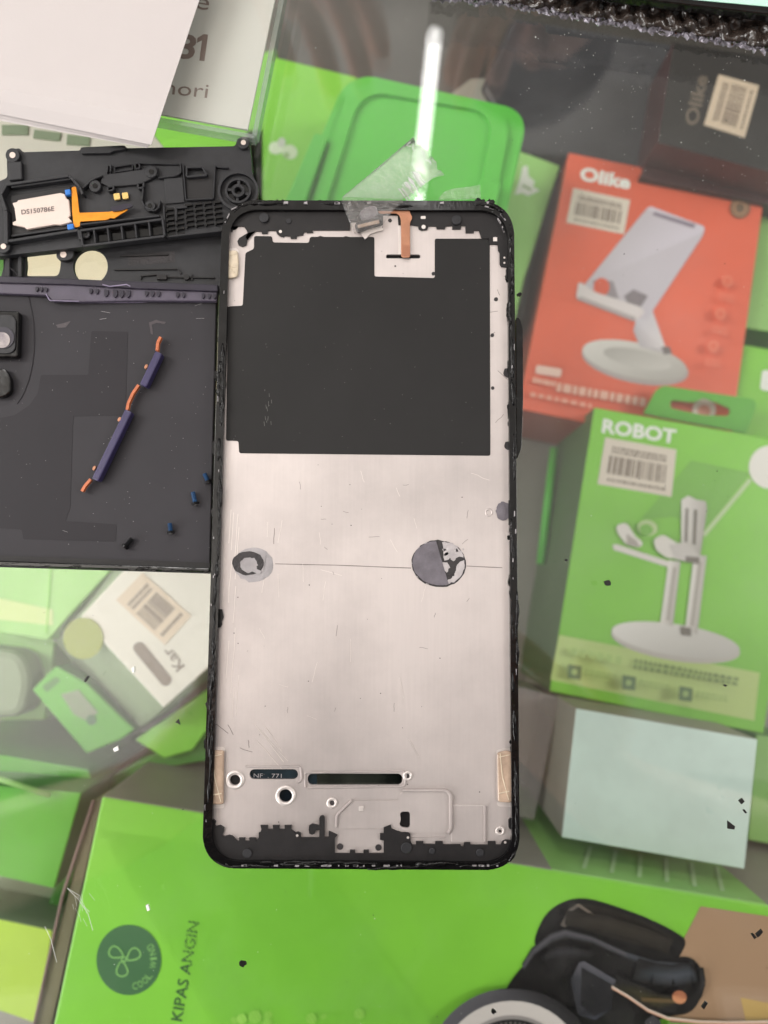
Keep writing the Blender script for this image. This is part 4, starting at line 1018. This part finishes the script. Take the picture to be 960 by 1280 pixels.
# brackets / adhesive blocks in recesses
for pts, mm in ((rounded([(281, 313), (297, 312), (298.5, 330), (297, 346), (283, 348)], 4), 'foam_pale'), (rounded([(263, 938), (280, 938), (279.5, 1006), (262, 1006)], 3), 'foam'), (rounded([(621.5, 941), (633, 938), (640, 940), (640, 1004), (622.5, 1003)], 3), 'foam')):
    c = Vector((sum(p[0] for p in pts) / len(pts), sum(p[1] for p in pts) / len(pts)))
    big = [tuple(c + (Vector(p) - c) * 1.13) for p in pts]
    slab('recess', big, zp, zp + .00008, M['metal_pale'], ph)
    ab = slab('adhesive_block', pts, zp + .00008, zp + .0009, M[mm], ph, bev=.0004, seg=3)
    x0, x1 = min(p[0] for p in pts), max(p[0] for p in pts); y0, y1 = min(p[1] for p in pts), max(p[1] for p in pts); r_ = random.Random(int(x0))
    many('torn_streak', [loop([(x0 + 3 + r_.uniform(0, 2), y0 + 3), (x0 + 4 + r_.uniform(0, 4), (y0 + y1) / 2), (x1 - 4, y1 - 4)], .6, zp + .0009, .00012), loop([(x0 + 2, y1 - 12), (x1 - 3, y1 - 14 + r_.uniform(-3, 3))], .8, zp + .0009, .00015), loop([(x0 + 2, y0 + 8), (x1 - 3, y0 + 5)], .6, zp + .0009, .0001)], M['foam_pale'], ab)
# residue spots
slab('adhesive_residue', wob(ell(317, 706, 25, 22, n=14), .7, 2, 1), zp, zp + .00005, M['spot_halo'], ph)
rg = ell(310, 704, 20, 15, n=26)
inn = wob(ell(311, 706, 11, 10, n=13), .8, 2, 2)
slab('adhesive_residue', wob(rg, .5, 1, 4), zp + .00005, zp + .00014, M['spot_dark'], ph, holes=[list(reversed(inn))])
slab('adhesive_residue', bar((316, 712), (326, 716), 5), zp + .00016, zp + .0002, M['spot_halo'], ph)
slab('adhesive_residue', wob(ell(548.5, 704.5, 34.5, 29.5, 8, 22), .5, 2, 3), zp, zp + .00004, M['spot_dark'], ph)
slab('adhesive_residue', wob(ell(548, 704, 32.5, 27.5, 8, 30, 60, 258), .3, 1, 5), zp + .00004, zp + .00024, M['spot_grey'], ph)
torn = [wob([(552, 677), (566, 678), (575, 687), (580, 697), (572, 696), (567, 701), (562, 698), (556, 702)], 1.2, 4, 6), wob([(551, 704), (560, 703), (563, 709), (558, 716), (552, 713), (549, 722)], 1.0, 3, 7), wob([(572, 705), (580, 700), (582, 707), (577, 720), (567, 728), (556, 731), (561, 724), (568, 720)], 1.0, 4, 8)]
rn = random.Random(31)
for k in range(4):
    x, y = 566 + rn.uniform(-11, 13), 706 + rn.uniform(-24, 22); r = rn.uniform(1.2, 3.4); torn.append(wob(ell(x, y, r, r * rn.uniform(.5, .9), rn.uniform(0, 180), 7), r * .35, 1, k + 50))
for k in range(7):
    a_ = math.radians(rn.uniform(80, 250)); torn.append(wob(ell(548 + 33.5 * math.cos(a_), 704 + 28.5 * math.sin(a_), rn.uniform(1, 2.4), .8, math.degrees(a_) + 90, 7), .3, 1, k))
for t_ in torn: slab('bare_patch', t_, zp + .00004, zp + .00016, M['torn_pad'], ph)
slab('crack', wob([(344, 704.3), (420, 706), (514, 709.5), (514, 710.8), (420, 707), (344, 705.4)], .15, 6, 9), zp, zp + .00005, M['crack'], ph)
slab('crack', wob([(583, 707), (628, 709.2), (628, 710.2), (583, 708)], .15, 4, 9), zp, zp + .00005, M['crack'], ph)
slab('adhesive_residue', wob(ell(629, 639, 9, 12, 0, 14), .6, 2, 10), zp, zp + .0002, M['spot_grey'], ph)
slab('rim_clip', rect(636, 625, 642, 656), zp, zp + .001, M['gloss_black'], ph)
for (x, y, r) in ((620, 374, 2.6), (615.5, 419, 2.3), (616, 485, 2.2), (635, 466, 6.2), (635.5, 557, 5.5), (487.5, 275.5, 2.4), (541.8, 342, 2.4), (494, 332.5, 1), (294, 990, .1)):
    slab('hole', wob(ell(x, y, r, n=14), r * .07, 1, int(x)), zp, zp + .0001, M['spot_dark'], ph)
V, F = torus_geo(611, 640.5, 4, 1.2, zp, .0002); mk('collar', V, F, M['metal'], ph, smooth=True)
# scratches on the plate
rn = random.Random(12); g = []; gd = []
def scr(x, y, L, an, wd, dst):
    a = math.radians(an); p = [(x + L * t * math.cos(a) + rn.uniform(-.5, .5), y + L * t * math.sin(a) + rn.uniform(-.5, .5)) for t in (0, .33, .66, 1)]
    for i in range(3): dst.append(prism_geo(PX(bar(p[i], p[i + 1], wd), zp + .00005), zp, zp + .00005))
scr(320, 925, 48, 48, .5, g); scr(318, 905, 60, 52, .6, g); scr(326, 912, 52, 50, .4, g); scr(330, 906, 40, 56, .4, g)
for k in range(22): scr(rn.uniform(290, 610), rn.uniform(580, 940), rn.uniform(6, 34), rn.choice([88, 92, 100, 60, 20, 70]) + rn.uniform(-8, 8), rn.uniform(.25, .45), g)
for k in range(10): scr(rn.uniform(285, 300), rn.uniform(600, 900), rn.uniform(30, 90), 94, .5, g)
for k in range(16): scr(rn.uniform(300, 610), rn.uniform(590, 940), rn.uniform(4, 14), rn.uniform(0, 180), .5, gd)
scr(343, 660, 20, 92, .7, gd); scr(262, 898, 30, 40, .8, gd); scr(285, 906, 14, 60, .7, gd); scr(300, 935, 16, 20, .6, gd); scr(310, 925, 10, 80, .7, gd)
for k in range(5): scr(rn.uniform(615, 632), rn.uniform(345, 560), rn.uniform(4, 16), rn.uniform(0, 180), .6, gd)
many('scratches', g, M['scratch'], plate); many('dark_scratches', gd, M['crack'], plate)
g = []
for k in range(34):
    x, y = rn.uniform(290, 630), rn.uniform(575, 1040); r = rn.uniform(.3, .8); g.append(prism_geo(PX(ell(x, y, r, n=6), zp + .00009), zp, zp + .00009))
o = many('specks', g, M['spot_dark'], plate); o['kind'] = 'stuff'
g = []
for k in range(60):
    x, y = rn.uniform(290, 605), rn.uniform(305, 560); r = rn.uniform(.2, .5); g.append(prism_geo(PX(ell(x, y, r, n=5), zp + .0002), zp + .0001, zp + .0002))
for k in range(11):
    x, y = 331 + rn.uniform(-8, 10), rn.uniform(480, 535); g.append(prism_geo(PX(bar((x, y), (x + rn.uniform(-1, 1), y + rn.uniform(2, 7)), .4), zp + .0002), zp + .0001, zp + .0002))
o = many('dust_specks', g, M['tick'], ph); o['kind'] = 'stuff'

# glue remains along the rim
def along(pts, closed=True):
    L = [Vector(p) for p in pts]; out = []
    for i in range(len(L) if closed else len(L) - 1):
        a, b = L[i], L[(i + 1) % len(L)]; n = max(1, int((b - a).length / 5.0))
        for k in range(n): out.append(a.lerp(b, k / n))
    return out
mid = rounded([(282.5, 255.5), (639, 256.5), (645.5, 1083.5), (258, 1081)], 36, 10)
cen = Vector((452, 668)); pts = along(mid); N_ = len(pts); rn = random.Random(44)
for k in range(74):
    i0 = rn.randrange(N_); L = rn.randint(4, 16); off = rn.uniform(-3.2, 4.5); rad = rn.uniform(.00022, .00062); path, rr = [], []
    for q_ in range(L):
        p = pts[(i0 + q_) % N_]; off += rn.uniform(-.9, .9); off = max(-4, min(6, off)); d = (cen - p).normalized(); q = p + d * off
        path.append(P(q.x, q.y, zrim + rn.uniform(-.0003, .0001))); rr.append(rad * (math.sin(PI * (q_ + .3) / L) * .8 + .2) * rn.uniform(.7, 1.3))
    V, F = tube_geo(path, rr, 7); mk('glue_bead', V, F, M['glue'], ph, smooth=True)
# glue blobs that spill over the metal
rn = random.Random(77); g = []
for (x, y, rx, ry) in [(270, 745, 4, 9), (271, 772, 7, 14), (269, 790, 5, 9), (275, 425, 3, 7), (271, 470, 3, 6), (268, 560, 3, 10), (267, 640, 3, 6), (263, 830, 3, 8), (261, 880, 4, 8), (262, 905, 4, 14), (258, 930, 3, 8), (640, 300, 3, 14), (638, 355, 3, 14), (640, 420, 3, 8), (643, 500, 3, 12), (641, 735, 5, 16), (643, 790, 3, 10), (641, 930, 4, 8), (610, 254, 9, 4), (600, 250, 6, 3), (560, 255, 12, 3), (400, 253, 10, 3), (350, 254, 9, 3)] + [(278 - (y - 250) * .0311 + 7 + rn.uniform(-1, 2.5), y, rn.uniform(1.5, 3.5), rn.uniform(3, 11)) for y in [rn.uniform(400, 940) for _ in range(24)]] + [(642 + (y - 250) * .009 - 7 + rn.uniform(-2, 1), y, rn.uniform(1.2, 3), rn.uniform(3, 12)) for y in [rn.uniform(330, 1000) for _ in range(26)]]:
    o_ = wob(ell(x, y, rx, ry, n=9), rx * .25, 2, int(x + y)); g.append(prism_geo(PX(o_, zrim - .0012), zp, zrim - .0012 + rn.uniform(-.0006, .0006)))
o = many('glue_blobs', g, M['glue'], ph); bevel(o, .0004, 2, 30)
# thin pale slivers imitating lamp highlights on the rim
g = []; rn = random.Random(9)
for k in range(26):
    x = rn.choice([rn.uniform(380, 640), rn.uniform(290, 640)]); g.append(prism_geo(PX(wob(rect(x, 1081.5, x + rn.uniform(1, 6), 1083.3), .4, 1, k), zrim + .00045), zrim - .0002, zrim + .0004))
for k in range(8):
    x = rn.uniform(300, 620); g.append(prism_geo(PX(wob(rect(x, 252, x + rn.uniform(1, 6), 254.5), .5, 1, k), zrim + .00045), zrim - .0002, zrim + .0004))
for k in range(9):
    y = rn.uniform(300, 1050); xl = 278 - (y - 250) * .0311 + 3 + rn.uniform(-2, 3); g.append(prism_geo(PX(wob(rect(xl, y, xl + .9, y + rn.uniform(2, 8)), .4, 1, k), zrim + .00045), zrim - .0002, zrim + .0004))
    y = rn.uniform(300, 1050); xl = 642 + (y - 250) * .009 - 3 + rn.uniform(-3, 2); g.append(prism_geo(PX(wob(rect(xl, y, xl + .9, y + rn.uniform(2, 8)), .4, 1, k), zrim + .00045), zrim - .0002, zrim + .0004))
for (p, q) in (((622, 272), (627, 280)), ((627, 280), (632, 294)), ((605, 257), (622, 262)), ((622, 262), (636, 280)), ((288, 262), (310, 252)), ((280, 280), (288, 264))):
    for k in range(3):
        t = rn.uniform(0, .6); a_ = Vector(p).lerp(Vector(q), t); b_ = Vector(p).lerp(Vector(q), t + .3); g.append(prism_geo(PX(bar(a_, b_, 1.1), zrim + .00045), zrim - .0002, zrim + .0004))
o = many('rim_highlights', g, M['spot_halo'], ph); o['kind'] = 'stuff'
# side key bulge on the right
slab('key_housing', rounded([(645, 396), (650, 398), (653.5, 410), (654, 500), (652, 560), (646, 575)], 4), .0006, .005, M['gloss_black'], ph, bev=.001)
slab('edge_flake', wob(ell(649.5, 367.5, 3, 2), .4, 1, 3), .005, .0058, M['glue'], ph)

# ear flex cable and connector
fx = rounded([(501.5, 322), (501, 272), (497, 266.5), (473, 267), (472, 257.5), (503, 257), (511, 260.5), (513, 267), (516, 272), (512.5, 277), (512.8, 322)], 3, 4)
fl = slab('flex_cable', fx, zov + .0003, zov + .0006, M['copper'], ph, bev=.0001)
g = []
for r in range(7):
    for c in range(4): g.append(prism_geo(PX(ell(503.2 + c * 2.5 + (r % 2) * 1.2, 307 + r * 2, .75, n=5), zov + .0007), zov + .0006, zov + .00068))
o = many('contact_dots', g, M['copper_dark'], fl); o['kind'] = 'stuff'
slab('cable_trench', [(497, 268), (502, 268), (501, 318), (498, 318)], zp, zp + .0001, M['metal_pale'], ph)
cn = slab('ear_speaker', rounded([(443, 281), (447, 276), (475, 270), (478.5, 277), (447, 289)], 2), zp + .0003, zp + .002, M['spot_dark'], ph, bev=.0003)
slab('speaker_bar', bar((447, 283), (474, 276.5), 4.5), zp + .002, zp + .0025, M['foam'], cn, bev=.0002)
slab('speaker_foil', wob([(452, 289), (478, 281), (478.5, 287), (462, 293), (457, 299), (449, 288)], .7, 2, 5), zp + .0002, zp + .0006, M['metal_pale'], cn)
slab('solder_blob', wob(ell(461, 266, 12, 9, -25, 12), 1, 2, 4), zov, zov + .0016, M['spot_grey'], cn, bev=.0007, seg=3)

# --- clear tape over the top of the frame
tp = thing('clear_tape', 'wrinkled clear tape strip running from the glass over the frame top', 'tape', ctr([(490, 220)], 0, 0))
ta, tb = [], []
Pl = [(515, 172), (494, 190), (462, 218), (428, 246), (427, 252), (433, 268), (443, 292)]
Pr = [(552, 213), (542, 222), (522, 236), (503, 249), (503, 253), (492, 262), (476, 284)]
Zt = [.0003, .0004, .0014, .0054, .0071, .0074, .0071]
V, F = [], []
rn = random.Random(6); NC = 14
for i in range(len(Pl)):
    for k in range(NC + 1):
        u = k / NC; x = Pl[i][0] * (1 - u) + Pr[i][0] * u; y = Pl[i][1] * (1 - u) + Pr[i][1] * u
        if i == 0: x += rn.uniform(-3, 5); y += rn.uniform(-4, 6)
        V.append(P(x, y, Zt[i] + rn.uniform(0, .0005)))
for i in range(len(Pl) - 1):
    for k in range(NC): F.append([i * (NC + 1) + k, i * (NC + 1) + k + 1, (i + 1) * (NC + 1) + k + 1, (i + 1) * (NC + 1) + k])
o = mk('tape_film', V, F, [M['tape'], M['tape_thin']], tp, smooth=True, midx=[0 if i < 3 * NC else 1 for i in range(len(F))])
s = o.modifiers.new('thickness', 'SOLIDIFY'); s.thickness = .00006
g = []
for k in range(30):
    t = rn.uniform(0.25, 1.0); c = Vector((508 + 26 * (1 - t) - 8 + rn.uniform(-3, 3), 205 + 36 * t * .9)); L = rn.uniform(6, 20)
    g.append(loop([(c.x, c.y), (c.x + L * .3, c.y + L * .45 + rn.uniform(-1, 1)), (c.x + L * .62, c.y + L * .85)], rn.uniform(.3, .9), .0016, .0003))
for k in range(8):
    x = 515 + rn.uniform(-2, 30); y = 178 + (x - 515) * 1.05 + rn.uniform(-3, 2); g.append(loop([(x, y), (x + rn.uniform(-6, 4), y + rn.uniform(2, 7)), (x + rn.uniform(-2, 7), y + rn.uniform(5, 11))], .45, .0012, .0003))
many('tape_crease_glint', g, M['tape_crease_glint'], tp)
o = slab('clear_tape', wob([(556, 238), (600, 231), (601, 248), (548, 250)], .8, 3, 2), .0002, .0003, M['tape'])
o.data.materials[0] = M['tape_thin']
tag(o, 'small faded tape patch on the glass above the frame right of the strip', 'tape')

# --- button strip
bs = thing('button_strip', 'navy side buttons on a thin bent orange ribbon', 'phone buttons', ctr([(155, 520)], 0, cz))
zb = cz + .0002
for (a_, b_, wd) in (((198.5, 440), (178.5, 482), 9.5), ((160.5, 513), (118.5, 600), 9.5)):
    slab('button', rounded(bar(a_, b_, wd), 2, 3), zb, zb + .0026, M['navy'], bs, bev=.0004)
for pts in ([(200.5, 421), (197, 428), (196, 438)], [(173, 481), (166, 491), (160, 504), (158.5, 512)], [(113, 599), (106, 607), (102, 614)]):
    g = [prism_geo(PX(bar(p, q, 3.4), zb + .0018), zb + .0006, zb + .0018) for p, q in zip(pts, pts[1:])]; many('ribbon', g, M['orange_flex'], bs)
for (x, y) in ((182.5, 458), (149, 524), (117.5, 585)): slab('copper_tab', ell(x, y, 3.0, 1.7, -60, 10), zb, zb + .0014, M['copper'], bs)

# --- screws
def screw(label, head, tip, blue, zc):
    H0, T0 = P(*head, zc), P(*tip, zc); d = (T0 - H0).normalized()
    t = thing('screw', label, 'screw', (H0.x, H0.y, cz), 'loose screws on the back cover')
    g = .0011
    V, F = tube_geo([H0 - d * .0004, H0 + d * .0002, H0 + d * .0003], [.0009, .0010, .0006], 12); mk('screw_head', V, F, M['screw_black'], t, smooth=False)
    V, F = tube_geo([H0 - d * .00042, H0 - d * .00046], [.0005, .0005], 6); mk('socket', V, F, M['steel'], t)
    L = (T0 - H0).length; path = []; rr = []
    n = 14
    for k in range(n + 1): path.append(H0 + d * (.0003 + (L - .0003) * k / n)); rr.append(.00062 if k % 2 else .00048)
    V, F = tube_geo(path, rr, 8); mk('thread', V, F, M['blue_thread'] if blue else M['screw_black'], t, smooth=False)
M['blue_thread'] = mat('blue_thread_lock', (34, 64, 98), 0.4, var=.2, vscale=700)
screw('small screw with blue thread touching the frame edge, topmost of the loose screws', (260, 602), (255.5, 592), True, cz + .001)
screw('screw with blue thread up and dark shiny head, second from the top', (244, 629), (241, 615), True, cz + .001)
screw('short dark screw with a blue tip standing by itself lower down', (213.5, 665), (212, 654), True, cz + .001)
screw('all black screw lying askew nearest the bottom edge of the cover', (157, 683), (165, 673), False, cz + .001)

# --- cards at the top left
nc = thing('number_card', 'white printed card showing 31 in brown figures inside a clear holder', 'card', ctr([(270, 80)], .006, .004))
slab('card', [(150, -40), (352, -40), (309.5, 162), (150, 134)], .0054, .0060, M['paper2'], nc)
text('lettering', '3', (221, 71), (242, 74), 33, .0061, M['print_brown'], nc, .025)
slab('lettering', [(254.5, 42.5), (260, 43.3), (255.5, 76.2), (249.2, 75.4), (252.6, 50), (246.2, 53.2), (246.8, 47.6)], .0060, .0061, M['print_brown'], nc)
text('lettering', 'nori', (205, 117), (259, 122.5), 20, .0061, M['print_brown'], nc, .0)
text('lettering', 'e', (242.5, 10), (260, 13), 24, .0061, M['print_brown'], nc, .0)
slab('clear_holder', [(140, -60), (366, -60), (319, 172), (140, 140)], .0066, .0072, M['acrylic_thin'] if 'acrylic_thin' in M else clear('holder_film', .05, .04, (.98, .99, .98), .03, (.7, .75, .72)), nc)
many('holder_edge', [prism_geo(PX(bar((364, -60), (318, 170), 6), .0072), .004, .0073), prism_geo(PX(bar((318, 171), (180, 146), 5), .0072), .004, .0073)], M['acrylic'], nc)
# blank sheet: a slightly curled stack of two leaves
sc = thing('blank_sheet', 'blank white folded paper sheet lying over the number card', 'paper', ctr([(100, 80)], .01, .0066))
def leaf(pts4, zf, name, m):
    V, F = [], []; nu, nv = 10, 14
    for j in range(nv + 1):
        for i in range(nu + 1):
            u, v = i / nu, j / nv; x, y = bil(pts4, u, v); V.append(P(x, y, zf(u, v)))
    for j in range(nv):
        for i in range(nu): F.append([j * (nu + 1) + i, j * (nu + 1) + i + 1, (j + 1) * (nu + 1) + i + 1, (j + 1) * (nu + 1) + i])
    o = mk(name, V, F, m, sc); s = o.modifiers.new('thickness', 'SOLIDIFY'); s.thickness = .00025; return o
leaf([(-160, -90), (269, -60), (189, 181), (-160, 110)], lambda u, v: .0135 - .0035 * max(0, (v - .84) / .16) ** 1.3, 'top_leaf', M['paper'])
leaf([(-160, -90), (262, -60), (186, 183), (-160, 116)], lambda u, v: .0126 - .0036 * max(0, (v - .84) / .16) ** 1.3, 'bottom_leaf', M['paper'])
leaf([(-160, -90), (258, -60), (184, 185), (-160, 121)], lambda u, v: .0118 - .0034 * max(0, (v - .84) / .16) ** 1.3, 'bottom_leaf', M['paper'])

# --- bubble mailer and device at the top right
bm_ = thing('bubble_mailer', 'black bubble wrap mailer with a torn silvery edge', 'mailer', ctr([(800, 25)], 0, 0))
V, F = [], []; nu, nv = 150, 14
edge0 = [(560, -70), (1040, 0)]; 
for j in range(nv + 1):
    for i in range(nu + 1):
        u, v = i / nu, j / nv
        x = 540 + 480 * u
        yb = 4 + (x - 620) * .176 if x > 620 else 4 - (620 - x) * .06
        yt = -60 + (x - 540) * .12
        y = yt * (1 - v) + yb * v
        bx, by = (x / 19.0 + .25 * math.sin(y * .11)), (y / 44.0 + (int(x / 19.0) % 3) * .33 + .2 * math.sin(x * .07))
        bub = max(0, math.cos((bx % 1 - .5) * PI)) * max(0, math.cos((by % 1 - .5) * PI))
        z = .0022 + .0022 * bub ** .9 * (1 if v < .8 else (1 - v) / .2) + .0008 * math.sin(x * .13 + y * .3)
        V.append(P(x, y, max(.0006, z * (1 if v < .93 else .4))))
for j in range(nv):
    for i in range(nu): F.append([j * (nu + 1) + i, j * (nu + 1) + i + 1, (j + 1) * (nu + 1) + i + 1, (j + 1) * (nu + 1) + i])
o = mk('film', V, F, M['bubble'], bm_, smooth=True)
rn = random.Random(15); g = []
for lane in range(3):
    path, rr = [], []
    for i in range(150):
        x = 540 + i * 3.2; yb = 4 + (x - 620) * .176 if x > 620 else 4 - (620 - x) * .06
        path.append(P(x, yb + lane * 1.6 - 2.5 + rn.uniform(-3.6, 3.2), .0016 + rn.uniform(0, .0008))); rr.append(rn.choice([.0001, .0002, .0004, .0007]))
    g.append(tube_geo(path, rr, 5))
many('torn_edge', g, M['torn'], bm_)
text('lettering', 'R', (898, 14.5), (899.5, 22.5), 9, .0056, M['white_ink'], bm_, .02)
dv = thing('phone_device', 'corner of a phone with a mint green face and black edge above the mailer', 'phone', ctr([(880, -20)], 0, .006))
slab('body', rounded([(700, -70), (1060, -55), (1050, 28), (760, -6), (700, -14)], 4), 0.0055, .0085, M['gloss_black'], dv, bev=.0012, seg=3)
slab('face', rounded([(700, -80), (1060, -62), (1050, 16), (800, -7), (700, -18)], 4), .0085, .0088, M['device_mint'], dv, bev=.0001)

# --- loose chips and dust
chips = [('black chip on the glass over the green front of the ROBOT carton', wob(ell(760, 729, 4.5, 3.5, 20, 8), .8, 1, 1)),
         ('largest triangular black chip on the glass over the pale blue carton', [(910, 1026), (919, 1033), (918, 1037), (910, 1036)]),
         ('small square black chip above the triangular one over the pale blue carton', [(923.5, 1001), (928, 998), (931, 1002), (927, 1005.5)]),
         ('tiny sliver of black chip between two others over the pale blue carton', [(929, 1013), (931, 1012), (934, 1016), (932, 1017)]),
         ('round black crumb on the glass over the plain front of the fan carton', wob(ell(303, 1205, 4.5, 4, 0, 9), .8, 1, 2)),
         ('flat black crumb over the brown patch of the fan picture', [(945, 1168), (952, 1162), (954, 1165), (950, 1170), (947, 1172)]),
         ('black chip left of the crumb over the brown patch of the fan picture', [(939, 1168), (942, 1167), (946, 1172), (943, 1174)]),
         ('black stick shaped chip low over the brown patch of the fan picture', [(877, 1259), (882, 1252), (885, 1254), (880, 1262)]),
         ('dark flake on the glass over the green tabbed carton', [(105, 850), (109, 845), (111, 846), (106, 853)]),
         ('dark flake on the glass over the small green carton', [(219, 903), (223, 899), (225, 906), (222, 904)]),
         ('black crumb at the glass between ROBOT carton and phone frame', wob(ell(708, 700, 1.8, 1.5, 0, 8), .3, 1, 2)),
         ('black crumb on the lime label of the ROBOT carton', wob(ell(907, 857, 2, 1.3, 0, 8), .3, 1, 2)),
         ('black crumb on the white ring of the fan picture', wob(ell(617, 1265, 3, 3, 0, 8), 1, 1, 2))]
for lab, pts in chips:
    tag(slab('black_chip', pts, .0001, .0006, M['chip']), lab, 'debris', 'black chips on the glass')
shard = [('tiny clear glass splinter over the white carton', [(164, 835), (168, 833), (168, 840), (166, 842)]), ('tiny clear splinter over the green tabbed carton', [(141, 936), (147, 932), (148, 938), (143, 940)]), ('bright splinter over the fan carton right of the seal', [(182, 1132), (185, 1131), (187, 1138), (184, 1139)])]
for lab, pts in shard:
    tag(slab('splinter', pts, .0001, .0007, M['dust']), lab, 'debris', 'pale splinters on the glass')
def specks(n, seed, lo, hi, m, name, zone=None):
    r = random.Random(seed); g = []
    for k in range(n):
        x, y = r.uniform(-10, 970), r.uniform(-10, 1290)
        if zone and r.random() < .4: x, y = r.uniform(*zone[0]), r.uniform(*zone[1])
        s = r.uniform(lo, hi) * (1 + (r.random() < .05) * .8)
        g.append(prism_geo(PX(ell(x, y, s, s * r.uniform(.5, 1), r.uniform(0, 180), 5), .0003), .00005, .0002))
    o = many(name, g, m); o['kind'] = 'stuff'; return o
specks(380, 51, .16, .45, M['dust'], 'dust', ((650, 960), (40, 240)))
specks(110, 52, .3, .8, M['dust_dark'], 'grit')
# scuffs on the glass near the fan carton corner
g = []
for pts in ([(84, 1110), (98, 1124), (110, 1142), (116, 1163)], [(84, 1110), (100, 1120), (104, 1130)], [(56, 1158), (64, 1175), (71, 1203)], [(100, 1128), (112, 1140)]):
    g.append(loop(pts, .5, .0001, .00015))
for k in range(10):
    x, y = random.uniform(90, 112), random.uniform(1115, 1150); g.append(loop([(x, y), (x + random.uniform(1, 8), y + random.uniform(6, 16))], .25, .0001, .00012))
tag(many('glass_scuff', g, M['scuff'], loc=P(98, 1130, 0)), 'white scuff marks on the glass beside the top left edge of the fan carton', 'scratch')
